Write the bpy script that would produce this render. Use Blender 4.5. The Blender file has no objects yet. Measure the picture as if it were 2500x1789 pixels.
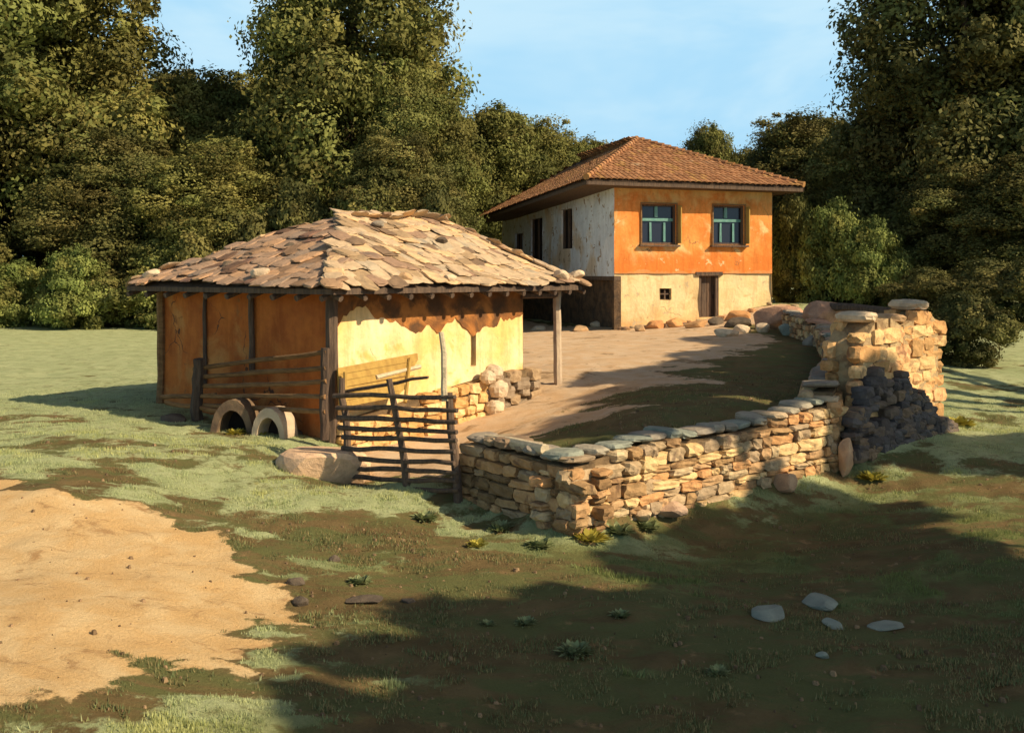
import bpy, math, random
import numpy as np
from mathutils import Vector, Matrix
R = math.radians
C = bpy.context.scene.collection
rnd = random.Random(7)
F = 995.56; V0 = 272.0
def P(u, v, Y):
    return np.array([(u-512)/F*Y, Y, -(v-V0)/F*Y])

# ------------------------------------------------------------------ noise
def vnoise(x, y, seed=0):
    xi = np.floor(x).astype(np.int64); yi = np.floor(y).astype(np.int64)
    fx = x-xi; fy = y-yi
    fx = fx*fx*(3-2*fx); fy = fy*fy*(3-2*fy)
    def h(a, b):
        n = (a*374761393 + b*668265263 + seed*974634777) & 0x7fffffff
        n = ((n ^ (n >> 13))*1274126177) & 0x7fffffff
        n = n ^ (n >> 16)
        return (n & 0xffff)/65535.0
    return (h(xi, yi)*(1-fx)+h(xi+1, yi)*fx)*(1-fy)+(h(xi, yi+1)*(1-fx)+h(xi+1, yi+1)*fx)*fy
def fbm(x, y, seed=0, o=4):
    s = 0; a = .5; t = 0
    for i in range(o):
        s = s+a*vnoise(x*2**i, y*2**i, seed+i*17); t += a; a *= .5
    return s/t

# ------------------------------------------------------------------ tags / objects
def tag(o, label=None, cat=None, group=None, kind=None):
    if label: o['label'] = label
    if cat: o['category'] = cat
    if group: o['group'] = group
    if kind: o['kind'] = kind
    return o
def thing(name, label, cat, loc=(0, 0, 0), rz=0, group=None):
    o = bpy.data.objects.new(name, None); C.objects.link(o)
    o.location = loc; o.rotation_euler = (0, 0, rz); o.empty_display_size = .2
    return tag(o, label, cat, group)
class MB:
    def __init__(s): s.v = []; s.f = []; s.t = []; s.n = 0
    def add(s, vs, fs, tint=(1, 1, 1)):
        s.v.extend([tuple(map(float, p)) for p in vs])
        for f in fs:
            s.f.append(tuple(i+s.n for i in f)); s.t.append(tint)
        s.n += len(vs)
    def box(s, c, d, M=None, tint=(1, 1, 1), jit=0):
        vs = []
        for sx in (-1, 1):
            for sy in (-1, 1):
                for sz in (-1, 1):
                    p = Vector((sx*d[0]/2+rnd.uniform(-jit, jit), sy*d[1]/2+rnd.uniform(-jit, jit), sz*d[2]/2+rnd.uniform(-jit, jit)))
                    if M is not None: p = M @ p
                    vs.append((p[0]+c[0], p[1]+c[1], p[2]+c[2]))
        s.add(vs, [(0, 1, 3, 2), (4, 6, 7, 5), (0, 4, 5, 1), (2, 3, 7, 6), (0, 2, 6, 4), (1, 5, 7, 3)], tint)
    def tube(s, pts, rad, n=8, tint=(1, 1, 1), rough=0.0):
        pts = [Vector(p) for p in pts]
        if not isinstance(rad, (list, tuple)): rad = [rad]*len(pts)
        vs = []; fs = []
        ref = Vector((.3, .2, 1)) if abs((pts[-1]-pts[0]).normalized().z) < .8 else Vector((1, .2, .1))
        for i, p in enumerate(pts):
            d = (pts[min(i+1, len(pts)-1)]-pts[max(i-1, 0)]).normalized()
            a = d.cross(ref).normalized(); b = d.cross(a)
            for k in range(n):
                th = 2*math.pi*k/n; r = rad[i]*(1+rnd.uniform(-rough, rough))
                vs.append(p+a*math.cos(th)*r+b*math.sin(th)*r)
        for i in range(len(pts)-1):
            for k in range(n):
                fs.append((i*n+k, i*n+(k+1) % n, (i+1)*n+(k+1) % n, (i+1)*n+k))
        fs.append(tuple(range(n))[::-1]); fs.append(tuple((len(pts)-1)*n+k for k in range(n)))
        s.add(vs, fs, tint)
    def stone(s, c, d, M=None, tint=(1, 1, 1), jit=.1, pw=3.2):
        vs = []
        for p in SV:
            q = Vector(p); m = (abs(q.x)**pw+abs(q.y)**pw+abs(q.z)**pw)**(1/pw)
            q = q/m
            q = Vector((q.x*(1+rnd.uniform(-jit, jit))*d[0]/2, q.y*(1+rnd.uniform(-jit, jit))*d[1]/2, q.z*(1+rnd.uniform(-jit, jit))*d[2]/2))
            if M is not None: q = M @ q
            vs.append((q.x+c[0], q.y+c[1], q.z+c[2]))
        s.add(vs, SF, tint)
    def build(s, name, m, parent=None, smooth=False):
        me = bpy.data.meshes.new(name)
        me.from_pydata(s.v, [], s.f); me.update()
        a = me.attributes.new('tint', 'FLOAT_COLOR', 'FACE')
        buf = np.ones((len(s.t), 4), dtype=np.float32); buf[:, :3] = np.array(s.t, dtype=np.float32)
        a.data.foreach_set('color', buf.ravel())
        me.materials.append(m)
        if smooth: me.polygons.foreach_set('use_smooth', [True]*len(me.polygons))
        o = bpy.data.objects.new(name, me); C.objects.link(o)
        if parent is not None: o.parent = parent
        return o
SV = []; SF = []
def _mk():
    idx = {}
    n = 3
    for i in range(n+1):
        for j in range(n+1):
            for k in range(n+1):
                if i in (0, n) or j in (0, n) or k in (0, n):
                    idx[(i, j, k)] = len(SV); SV.append((i/n*2-1, j/n*2-1, k/n*2-1))
    for ax in range(3):
        for side in (0, n):
            for a in range(n):
                for b in range(n):
                    q = []
                    for (da, db) in ((0, 0), (1, 0), (1, 1), (0, 1)):
                        t = [0, 0, 0]; t[ax] = side; t[(ax+1) % 3] = a+da; t[(ax+2) % 3] = b+db
                        q.append(idx[tuple(t)])
                    SF.append(tuple(q if side else q[::-1]))
_mk()
def npmesh(name, V, Fq, tints, m, parent=None, smooth=False):
    me = bpy.data.meshes.new(name)
    nf, k = Fq.shape
    me.vertices.add(len(V)); me.vertices.foreach_set('co', V.astype(np.float32).ravel())
    me.loops.add(nf*k); me.loops.foreach_set('vertex_index', Fq.astype(np.int32).ravel())
    me.polygons.add(nf); me.polygons.foreach_set('loop_start', (np.arange(nf)*k).astype(np.int32))
    if smooth: me.polygons.foreach_set('use_smooth', np.ones(nf, dtype=bool))
    me.update(calc_edges=True)
    if tints is not None:
        a = me.attributes.new('tint', 'FLOAT_COLOR', 'FACE')
        b = np.ones((nf, 4), dtype=np.float32); b[:, :3] = tints
        a.data.foreach_set('color', b.ravel())
    me.materials.append(m)
    if name is None: return me
    o = bpy.data.objects.new(name, me); C.objects.link(o)
    if parent is not None: o.parent = parent
    return o

# ------------------------------------------------------------------ materials
def nt(name):
    m = bpy.data.materials.new(name); m.use_nodes = True
    return m, m.node_tree, m.node_tree.nodes['Principled BSDF']
def mixc(t, a, b, f, mode='MIX'):
    n = t.nodes.new('ShaderNodeMix'); n.data_type = 'RGBA'; n.blend_type = mode
    for s, v in ((n.inputs[0], f), (n.inputs[6], a), (n.inputs[7], b)):
        if hasattr(v, 'is_output'): t.links.new(v, s)
        elif isinstance(v, (tuple, list)): s.default_value = (*v[:3], 1)
        else: s.default_value = v
    return n.outputs[2]
def noise(t, scale, detail=5, rough=.6, vec=None, dist=0):
    n = t.nodes.new('ShaderNodeTexNoise'); n.inputs['Scale'].default_value = scale
    n.inputs['Detail'].default_value = detail; n.inputs['Roughness'].default_value = rough
    n.inputs['Distortion'].default_value = dist
    if vec is None:
        tc = t.nodes.new('ShaderNodeTexCoord'); vec = tc.outputs['Object']
    t.links.new(vec, n.inputs['Vector'])
    return n.outputs['Fac']
def ramp(t, fac, a, b):
    n = t.nodes.new('ShaderNodeMapRange'); n.inputs[1].default_value = a; n.inputs[2].default_value = b
    n.interpolation_type = 'SMOOTHSTEP'
    t.links.new(fac, n.inputs[0]); return n.outputs[0]
def scaled(t, sc):
    tc = t.nodes.new('ShaderNodeTexCoord'); mp = t.nodes.new('ShaderNodeMapping')
    mp.inputs['Scale'].default_value = sc
    t.links.new(tc.outputs['Object'], mp.inputs['Vector']); return mp.outputs['Vector']
def bump(t, bs, h, strength, dist=.02):
    b = t.nodes.new('ShaderNodeBump'); b.inputs['Strength'].default_value = strength; b.inputs['Distance'].default_value = dist
    t.links.new(h, b.inputs['Height']); t.links.new(b.outputs['Normal'], bs.inputs['Normal'])
def attr(t, n):
    a = t.nodes.new('ShaderNodeAttribute'); a.attribute_name = n; return a
def mat(name, c1, c2, scale=3, c3=None, scale3=1, t3=(.5, .65), rough=.9, bs=.5, bd=.02, bscale=30, tint=True, stretch=(1, 1, 1), th=(.35, .65)):
    m, t, b = nt(name)
    v = scaled(t, stretch)
    col = mixc(t, c1, c2, ramp(t, noise(t, scale, vec=v), *th))
    if c3: col = mixc(t, col, c3, ramp(t, noise(t, scale3, vec=v, dist=.6), *t3))
    g = noise(t, bscale, 4, .7, v)
    col = mixc(t, col, mixc(t, (.72, .72, .72), (1.15, 1.15, 1.15), g), 1.0, 'MULTIPLY')
    if tint: col = mixc(t, col, attr(t, 'tint').outputs['Color'], 1.0, 'MULTIPLY')
    t.links.new(col, b.inputs['Base Color']); b.inputs['Roughness'].default_value = rough
    b.inputs['Specular IOR Level'].default_value = .2
    bump(t, b, g, bs, bd)
    return m
def leafmat(name, c1, c2, tr=.25):
    m, t, b = nt(name)
    col = mixc(t, c1, c2, ramp(t, noise(t, .9, 3), .35, .65))
    col = mixc(t, col, attr(t, 'tint').outputs['Color'], 1.0, 'MULTIPLY')
    t.links.new(col, b.inputs['Base Color']); b.inputs['Roughness'].default_value = .7
    b.inputs['Specular IOR Level'].default_value = .15
    tl = t.nodes.new('ShaderNodeBsdfTranslucent'); t.links.new(col, tl.inputs['Color'])
    mx = t.nodes.new('ShaderNodeMixShader'); mx.inputs[0].default_value = tr
    t.links.new(b.outputs[0], mx.inputs[1]); t.links.new(tl.outputs[0], mx.inputs[2])
    t.links.new(mx.outputs[0], t.nodes['Material Output'].inputs['Surface'])
    return m
M = {}
M['stone'] = mat('stone', (.60, .46, .27), (.46, .34, .19), 9, (.24, .17, .11), 5, (.55, .7), bs=.7, bscale=22)
M['mortar'] = mat('mortar', (.22, .15, .08), (.13, .09, .05), 6, bs=1, bscale=30)
M['rock'] = mat('rock', (.5, .42, .31), (.36, .30, .23), 5, bs=.8, bscale=18)
M['slab'] = mat('slab', (.58, .43, .27), (.44, .33, .21), 6, (.30, .25, .19), 3, (.55, .75), bs=.6, bscale=25)
M['yellow'] = mat('yellow_plaster', (.84, .55, .19), (.86, .70, .42), .7, (.78, .48, .14), 1.9, (.55, .72), bs=.6, bscale=9, bd=.03)
M['mud'] = mat('mud_plaster', (.53, .165, .036), (.38, .105, .025), 1.6, (.52, .23, .07), 1.2, (.52, .7), bs=.6, bscale=9, bd=.03)
M['pillar'] = mat('old_tan_render', (.52, .38, .20), (.40, .28, .15), 3, (.26, .17, .09), 2.2, bs=.9, bscale=14, bd=.04)
M['band'] = mat('old_brown_render', (.34, .13, .035), (.10, .055, .028), 1.3, (.46, .19, .05), 1.4, bs=.6, bscale=9, bd=.03)  # dark brown carries the eave's shade on the yellow wall
M['orange'] = mat('orange_plaster', (.76, .23, .045), (.80, .34, .09), .9, (.82, .58, .26), 1.0, (.54, .68), bs=.5, bscale=10, bd=.03)
def wear(m, crack=(.16, .10, .06), chip=(.36, .2, .09), cth=.63):
    t = m.node_tree; b = t.nodes['Principled BSDF']; src = b.inputs['Base Color'].links[0].from_socket
    tc = t.nodes.new('ShaderNodeTexCoord'); n1 = t.nodes.new('ShaderNodeTexNoise'); n1.inputs['Scale'].default_value = 2.5; n1.inputs['Detail'].default_value = 4
    t.links.new(tc.outputs['Object'], n1.inputs['Vector'])
    ad = t.nodes.new('ShaderNodeVectorMath'); ad.operation = 'MULTIPLY_ADD'; t.links.new(n1.outputs['Color'], ad.inputs[0]); ad.inputs[1].default_value = (.5, .5, .5); t.links.new(tc.outputs['Object'], ad.inputs[2])
    vo = t.nodes.new('ShaderNodeTexVoronoi'); vo.feature = 'DISTANCE_TO_EDGE'; vo.inputs['Scale'].default_value = 1.0; t.links.new(ad.outputs[0], vo.inputs['Vector'])
    cr = ramp(t, vo.outputs['Distance'], .012, .003)
    mk = ramp(t, noise(t, .9, 3), .55, .63); mu = t.nodes.new('ShaderNodeMath'); mu.operation = 'MULTIPLY'; t.links.new(cr, mu.inputs[0]); t.links.new(mk, mu.inputs[1])
    streak = noise(t, 1.0, 6, .75, scaled(t, (4.5, 4.5, .7)), .4)
    col = mixc(t, src, mixc(t, (.80, .77, .74), (1.08, 1.08, 1.08), ramp(t, streak, .36, .56)), .6, 'MULTIPLY')
    col = mixc(t, col, chip, ramp(t, noise(t, 2.3, 7, .7, dist=.3), cth, cth+.015))
    col = mixc(t, col, crack, mu.outputs[0])
    t.links.new(col, b.inputs['Base Color'])
def heightmix(m, c, z0, z1, amp):
    t = m.node_tree; b = t.nodes['Principled BSDF']; src = b.inputs['Base Color'].links[0].from_socket
    tc = t.nodes.new('ShaderNodeTexCoord'); sp = t.nodes.new('ShaderNodeSeparateXYZ'); t.links.new(tc.outputs['Object'], sp.inputs[0])
    mm = t.nodes.new('ShaderNodeMath'); mm.operation = 'MULTIPLY_ADD'; t.links.new(noise(t, 1.6, 5, .65, dist=.7), mm.inputs[0]); mm.inputs[1].default_value = amp; t.links.new(sp.outputs['Z'], mm.inputs[2])
    g = t.nodes.new('ShaderNodeMath'); g.operation = 'MULTIPLY'; t.links.new(ramp(t, mm.outputs[0], z0, z1), g.inputs[0]); g.inputs[1].default_value = .75
    t.links.new(mixc(t, src, c, g.outputs[0]), b.inputs['Base Color'])
heightmix(M['orange'], (.74, .58, .32), 2.42, 2.36, .75)
heightmix(M['orange'], (.84, .56, .22), 5.5, 6.3, 2.4)
heightmix(M['orange'], (.66, .19, .035), 3.7, 3.2, 1.6)
wear(M['orange'], chip=(.72, .52, .28))
M['cream'] = mat('cream_plaster', (.80, .64, .36), (.74, .56, .28), 1.1, (.58, .40, .18), 1.6, (.60, .75), bs=.5, bscale=10, bd=.03)
heightmix(M['cream'], (.62, .33, .12), 1.6, .7, 1.6)
wear(M['cream'], chip=(.52, .40, .24), cth=.61)
heightmix(M['yellow'], (.50, .30, .10), 1.15, .7, .8)
wear(M['yellow'], chip=(.55, .30, .10), cth=.66)
heightmix(M['mud'], (.42, .24, .10), 1.2, .5, 1.0)
wear(M['mud'], crack=(.10, .05, .03), chip=(.30, .12, .04), cth=.62)
M['white'] = mat('white_plaster', (.80, .84, .86), (.68, .72, .75), 1.0, (.66, .56, .42), .55, (.50, .62), bs=.5, bscale=8, bd=.03)
wear(M['white'], chip=(.36, .27, .18), cth=.59)
M['darkstone'] = mat('dark_stone', (.16, .10, .055), (.07, .05, .035), 3, bs=1, bscale=8, bd=.06)
M['wood'] = mat('weathered_wood', (.16, .11, .075), (.09, .065, .05), 5, bs=.8, bscale=16, stretch=(4, 4, .5))
M['rail'] = mat('rail_wood', (.30, .17, .075), (.20, .11, .05), 5, bs=.8, bscale=16, stretch=(1, 1, 5))
M['pale'] = mat('pale_wood', (.62, .52, .34), (.48, .40, .27), 5, bs=.6, bscale=16, stretch=(2, 2, 4))
M['ochre'] = mat('ochre_wood', (.46, .30, .08), (.36, .22, .06), 4, bs=.7, bscale=16, stretch=(3, 3, .6))
M['tile'] = mat('roof_tile', (.40, .22, .10), (.32, .16, .07), 2.5, (.50, .36, .20), 1.2, (.6, .75), bs=.5, bscale=20)
M['dark'] = mat('dark_interior', (.03, .022, .02), (.02, .016, .014), 4)
M['teal'] = mat('teal_paint', (.13, .30, .27), (.18, .36, .32), 6, bs=.4)
M['concrete'] = mat('concrete', (.58, .46, .32), (.44, .34, .24), 5, bs=.6, bscale=20)
M['pipe_dark'] = mat('dark_clay', (.22, .15, .09), (.13, .09, .06), 5, bs=.6, bscale=20)
M['bark'] = mat('bark', (.12, .08, .05), (.07, .05, .035), 6, bs=1, bscale=14, stretch=(3, 3, .6), bd=.05)
M['leaf'] = leafmat('leaf_olive', (.155, .160, .046), (.205, .20, .060))
M['leafl'] = leafmat('leaf_light', (.17, .20, .055), (.22, .24, .07))
M['leafd'] = leafmat('leaf_dark', (.125, .122, .040), (.17, .16, .052))
M['grass'] = leafmat('grass_blades', (.42, .48, .24), (.50, .53, .27), .35)
M['glass'], _t, _b = nt('window_glass'); _b.inputs['Base Color'].default_value = (.02, .022, .035, 1); _b.inputs['Roughness'].default_value = .12

# ------------------------------------------------------------------ terrain heights
ctrl = []
def cp(u, v, Y): ctrl.append(P(u, v, Y))
for a in [(512, 732, 5.9), (250, 732, 5.6), (43, 693, 5.6), (43, 600, 7), (43, 488, 9.8), (100, 432, 13), (45, 388, 18.5), (162, 408, 15.6),
          (250, 428, 14.4), (290, 437, 13.5), (318, 452, 12.9), (352, 487, 12.3), (262, 605, 7.9), (400, 560, 9.2), (200, 500, 10.6), (300, 480, 11.6), (500, 560, 9.3),
          (45, 318, 46), (-200, 318, 46), (300, 318, 46), (640, 600, 8), (980, 600, 8.2), (980, 540, 9.8), (1000, 732, 5.8), (980, 455, 13.4), (960, 430, 14.8), (985, 395, 18),
          (960, 330, 28), (870, 305, 36), (900, 304, 46), (1100, 304, 40), (-300, 400, 18), (-300, 600, 8), (1300, 420, 16), (1300, 600, 8),
          (430, 470, 12.0), (470, 455, 13), (440, 450, 14.2), (520, 405, 16.6), (560, 376, 18.4), (560, 345, 25), (614, 330, 34.6), (650, 327, 34.6), (700, 322, 35.2), (745, 312, 35.6), (772, 303, 36.3),
          (780, 345, 24), (650, 345, 26), (620, 395, 15.5), (700, 370, 19), (800, 345, 23), (480, 332, 40), (520, 331, 38), (700, 298, 50), (560, 315, 52)]: cp(*a)
for q in [(0, -5, -2.6), (-12, -5, -2.3), (12, -5, -2.7), (0, 2, -2.7), (-8, 2, -2.35), (8, 2, -2.7), (0, 120, -2.0), (-90, 100, -2), (100, 100, -1.4), (-90, 0, -2.3), (90, 0, -2), (0, -80, -2.5),
          (-5.2, 22, -2.1), (-8, 20, -2.15)]: ctrl.append(np.array(q, float))
# stone wall line (outer foot): x, y, z foot, z top
WL = [P(461, 503, 11.3), P(571, 538, 10.0), P(654, 519, 10.9), P(740, 494, 11.9), P(838, 470, 13.1)]
WLtop = [-1.90, -1.93, -1.86, -1.90, -1.70]
def inner(i):
    a = WL[max(i-1, 0)]; b = WL[min(i+1, len(WL)-1)]; d = b-a; d[2] = 0; d = d/np.linalg.norm(d)
    return np.array([-d[1], d[0], 0])
for i in range(len(WL)-1):
    for k in np.linspace(0, 1, 5)[:-1 if i < len(WL)-2 else None]:
        p = WL[i]*(1-k)+WL[i+1]*k; d = WL[i+1]-WL[i]; d[2] = 0; d /= np.linalg.norm(d); n = np.array([-d[1], d[0], 0])
        zi = [-2.40, -2.12, -2.08, -2.0, -1.92]
        if i == 0 and k == 0: continue
        if i == 1 and k == 0: ctrl.append(p.copy()); continue
        ctrl.append(p.copy())
        q = p+n*.62+(d*.35 if i == 0 and k > .6 else 0); q[2] = zi[i]*(1-k)+zi[i+1]*k; ctrl.append(q)
BL = [P(838, 470, 13.1), P(856, 400, 16.2), P(850, 362, 20.5), P(832, 345, 25), P(800, 335, 29.5)]
for p, zz in zip(BL[1:], (-1.95, -1.85, -1.75, -1.7)):
    ctrl.append(np.array([p[0]-.5, p[1], zz])); ctrl.append(np.array([p[0]+.5, p[1], zz-.18]))
ctrl = np.array(ctrl)
_D = np.linalg.norm(ctrl[:, None, :2]-ctrl[None, :, :2], axis=2)
_n = len(ctrl)
_A = np.zeros((_n+1, _n+1)); _A[:_n, :_n] = -_D-np.eye(_n)*-.02; _A[:_n, _n] = 1; _A[_n, :_n] = 1
_w = np.linalg.solve(_A, np.append(ctrl[:, 2], 0))
def gz(x, y):
    x = np.asarray(x, float); y = np.asarray(y, float); sh = x.shape; xf = x.ravel(); yf = y.ravel()
    out = np.empty(len(xf))
    for s in range(0, len(xf), 20000):
        d = np.hypot(xf[s:s+20000, None]-ctrl[None, :, 0], yf[s:s+20000, None]-ctrl[None, :, 1])
        out[s:s+20000] = -d@_w[:_n]+_w[_n]
    far = np.hypot(xf, yf-30); k = np.clip((far-90)/80, 0, 1); out = out*(1-k)-2.0*k
    out += (fbm(xf*.9, yf*.9, 5)-.5)*.10*np.clip(1.2-k, 0, 1)
    return out.reshape(sh)
def g1(x, y): return float(gz(np.array([x]), np.array([y]))[0])
def hit(u, v):
    Ys = np.linspace(3, 70, 700); p = np.array([P(u, v, Y) for Y in Ys]); g = gz(p[:, 0], p[:, 1])
    b = np.where(p[:, 2] < g)[0]
    return p[b[0]][:2] if len(b) else p[-1][:2]
def hitp(u, v):
    a = hit(u, v); return (a[0], a[1], g1(*a))
def polyw(px): return np.array([hit(*a) for a in px])
def psd(X, Y, poly):
    """signed distance, positive inside"""
    sh = X.shape; x = X.ravel(); y = Y.ravel(); n = len(poly); d = np.full(len(x), 1e9); ins = np.zeros(len(x), bool)
    for i in range(n):
        a = poly[i]; b = poly[(i+1) % n]; e = b-a; L = max(e@e, 1e-9)
        t = np.clip(((x-a[0])*e[0]+(y-a[1])*e[1])/L, 0, 1)
        d = np.minimum(d, np.hypot(x-a[0]-t*e[0], y-a[1]-t*e[1]))
        c = ((a[1] > y) != (b[1] > y)) & (x < (b[0]-a[0])*(y-a[1])/((b[1]-a[1]) if abs(b[1]-a[1]) > 1e-9 else 1e-9)+a[0])
        ins ^= c
    return np.where(ins, d, -d).reshape(sh)
pathp = polyw([(-160, 462), (-20, 474), (60, 490), (130, 507), (180, 522), (212, 541), (200, 560), (226, 582), (262, 604), (240, 630), (190, 655), (150, 680), (110, 712), (40, 732), (-160, 760)])
brownp = polyw([(205, 535), (330, 512), (440, 548), (540, 566), (640, 596), (1200, 640)])
brownp = np.vstack([brownp, [[9, 2], [-.3, 2]], polyw([(285, 732), (310, 640), (285, 600), (235, 572)])])
yardp = np.array([[-2.3, 12.9], P(455, 0, 11.6)[:2], P(571, 0, 10.35)[:2], P(838, 0, 13.5)[:2], [5.7, 16.2], [7.2, 20.5], [8.3, 25], [9, 30], [10.2, 36.5], [3.4, 36.5], [-1, 50], [-4, 50], [-3, 24], [-3.4, 20], [-2, 16]])
lit_dustp = np.array([[-3, 12.4], [-.7, 11.3], [-.2, 12.6], [1.6, 13.8], [1.3, 15.2], [3.2, 17], [2.8, 19], [4.6, 21.5], [7.4, 27], [7.0, 31], [11, 37], [3, 37.5], [-2, 52], [-6, 52], [-4, 12.4]])  # pale dusty part; darker soil beyond it carries the yard's shade
def masks(X, Y):
    n1 = fbm(X*.8+3, Y*1.1, 11); n2 = fbm(X*2.6, Y*4.2, 23)
    g = .75+(n1-.5)*1.1+(n2-.5)*1.5
    g -= np.clip((fbm(X*.9+9, Y*1.6, 37)-.52)*6, 0, 1)*np.clip((14-Y)/3, 0, 1)*.75
    g = g+np.clip((Y-17)/6, 0, 1)*.45*(X < 0)
    sb = psd(X, Y, brownp)+(n2-.5)*.9+(n1-.5)*.5
    isl = np.clip((fbm(X*1.7+31, Y*3.4, 47)*.6+fbm(X*5, Y*9, 48)*.4-.56)*14, 0, 1)
    g -= np.clip(.5+sb/.5, 0, 1)*(.85-.62*isl)
    sy = psd(X, Y, yardp)+(n2-.5)*.5
    ym = np.clip(.5+sy/.4, 0, 1)
    g -= ym*1.3
    g -= np.clip((X-.5)*.4, 0, .30)*np.clip((13.5-Y)/2, 0, 1)  # more dark soil to the right, standing in for the foreground shade
    lit_dust = np.clip(.5+(psd(X, Y, lit_dustp)+(n2-.5)*1.6+(n1-.5)*1.6)/1.0, 0, 1); g = np.where(ym > .5, g-.2, g)
    ym = ym*lit_dust
    pm = np.clip(.5+(psd(X, Y, pathp)+(n1-.5)*1.0+(n2-.5)*1.1)/.35, 0, 1)
    g -= pm*1.5
    return np.clip(g, 0, 1), pm, ym
fg_shadep = np.vstack([polyw([(330, 560), (470, 560), (590, 548), (700, 522), (840, 484), (1000, 500), (1300, 520)]), [[12, 0], [-1, 0]], polyw([(330, 720), (360, 640)])])  # right foreground zone where shade is put into the grass colour
def fg_shadem(X, Y): return np.clip(.5+(psd(X, Y, fg_shadep)+(fbm(X*1.3, Y*1.8, 61)-.5)*2)/1.2, 0, 1)
# non-uniform grid
def axis(a, b, step, lo, hi, gr=1.12):
    m = list(np.arange(a, b, step)); s = step; v = m[0]; l = []
    while v > lo: s *= gr; v -= s; l.append(v)
    s = step; v = m[-1]; r = []
    while v < hi: s *= gr; v += s; r.append(v)
    return np.array(l[::-1]+m+r)
gx = axis(-8.5, 9.5, .085, -900, 900); gy = axis(4.5, 20, .085, -200, 1500, 1.06)
X, Y = np.meshgrid(gx, gy)
Z = gz(X, Y)
nearw = np.clip((26-Y)/8, 0, 1)*np.clip((14-abs(X))/4, 0, 1)
gm, pm, ym = masks(X, Y)
Z += nearw*((fbm(X*5, Y*5, 71)-.5)*.05+(fbm(X*14, Y*14, 72, 2)-.5)*.025*(1.2-pm))+gm*nearw*.02
V = np.stack([X.ravel(), Y.ravel(), Z.ravel()], 1); fg_shade = fg_shadem(X, Y)
ny, nx = X.shape
ii = (np.arange(ny-1)[:, None]*nx+np.arange(nx-1)[None, :]).ravel()
Fq = np.stack([ii, ii+1, ii+nx+1, ii+nx], 1)
cls = np.where(pm.ravel()[ii] > .5, 1, np.where((psd(X, Y, yardp).ravel()[ii] > 0), 2, 0))
# ground material
def groundmat():
    m, t, b = nt('ground')
    g = attr(t, 'gm').outputs['Fac']; p = attr(t, 'pm').outputs['Fac']; y = attr(t, 'ym').outputs['Fac']
    fine = noise(t, 14, 6, .7); mid = noise(t, 2.2, 5, .6, dist=.5); big = noise(t, .5, 4)
    grass = mixc(t, (.33, .38, .19), (.43, .47, .25), ramp(t, mid, .35, .65))
    grass = mixc(t, grass, (.23, .24, .11), ramp(t, noise(t, 3.5, 7, .75, scaled(t, (1, 1.6, 1)), .5), .50, .66))
    grass = mixc(t, grass, (.40, .38, .12), ramp(t, noise(t, 1.1, 4, .6, dist=1), .66, .74))
    fg_shade = attr(t, 'mo').outputs['Fac']
    grass = mixc(t, grass, mixc(t, (.13, .15, .05), (.20, .215, .08), ramp(t, mid, .35, .65)), fg_shade)  # darker turf colour carries the foreground shade
    soil = mixc(t, (.13, .092, .040), (.21, .15, .066), ramp(t, mid, .3, .7))
    olive = ramp(t, noise(t, 1.0, 6, .7, scaled(t, (1, 2.2, 1)), .6), .42, .58)
    soil = mixc(t, soil, (.135, .14, .052), olive)
    soil = mixc(t, soil, (.33, .21, .10), ramp(t, noise(t, 3.4, 6, .7), .60, .72))
    path = mixc(t, (.66, .43, .19), (.72, .53, .28), ramp(t, mid, .35, .65))
    path = mixc(t, path, (.44, .27, .12), ramp(t, noise(t, 2.0, 7, .75, scaled(t, (1, 1.8, 1)), .8), .52, .68))
    yard = mixc(t, (.62, .42, .24), (.66, .50, .33), ramp(t, mid, .35, .65))
    yard = mixc(t, yard, (.28, .18, .09), ramp(t, noise(t, 1.3, 6, .7, dist=.8), .54, .68))
    def thr(a, lo, hi):
        mm = t.nodes.new('ShaderNodeMath'); mm.operation = 'MULTIPLY_ADD'; t.links.new(fine, mm.inputs[0]); mm.inputs[1].default_value = .9
        t.links.new(a, mm.inputs[2]); return ramp(t, mm.outputs[0], lo+.45, hi+.45)
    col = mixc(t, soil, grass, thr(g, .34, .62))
    col = mixc(t, col, yard, thr(y, .4, .6))
    col = mixc(t, col, path, thr(p, .4, .6))
    col = mixc(t, col, mixc(t, (.7, .7, .7), (1.2, 1.2, 1.2), noise(t, 45, 5, .8)), 1.0, 'MULTIPLY')
    t.links.new(col, b.inputs['Base Color']); b.inputs['Roughness'].default_value = .95
    b.inputs['Specular IOR Level'].default_value = .1
    bump(t, b, noise(t, 28, 6, .8), .9, .03)
    return m
M['ground'] = groundmat()
for k, nm in ((0, 'ground'), (1, 'path'), (2, 'yard')):
    sel = Fq[cls == k]; uq, inv = np.unique(sel.ravel(), return_inverse=True)
    o = npmesh(nm, V[uq], inv.reshape(-1, 4), None, M['ground'], smooth=True)
    for an, ar in (('gm', gm), ('pm', pm), ('ym', ym), ('mo', fg_shade)):
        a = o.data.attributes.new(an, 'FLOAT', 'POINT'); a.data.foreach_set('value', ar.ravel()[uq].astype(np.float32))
    tag(o, kind='structure')
    tag(o, {'ground': 'patchy green meadow with brown soil around the farm', 'path': 'pale tan dirt track in the left foreground', 'yard': 'bare earth farmyard inside the stone wall'}[nm])

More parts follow.
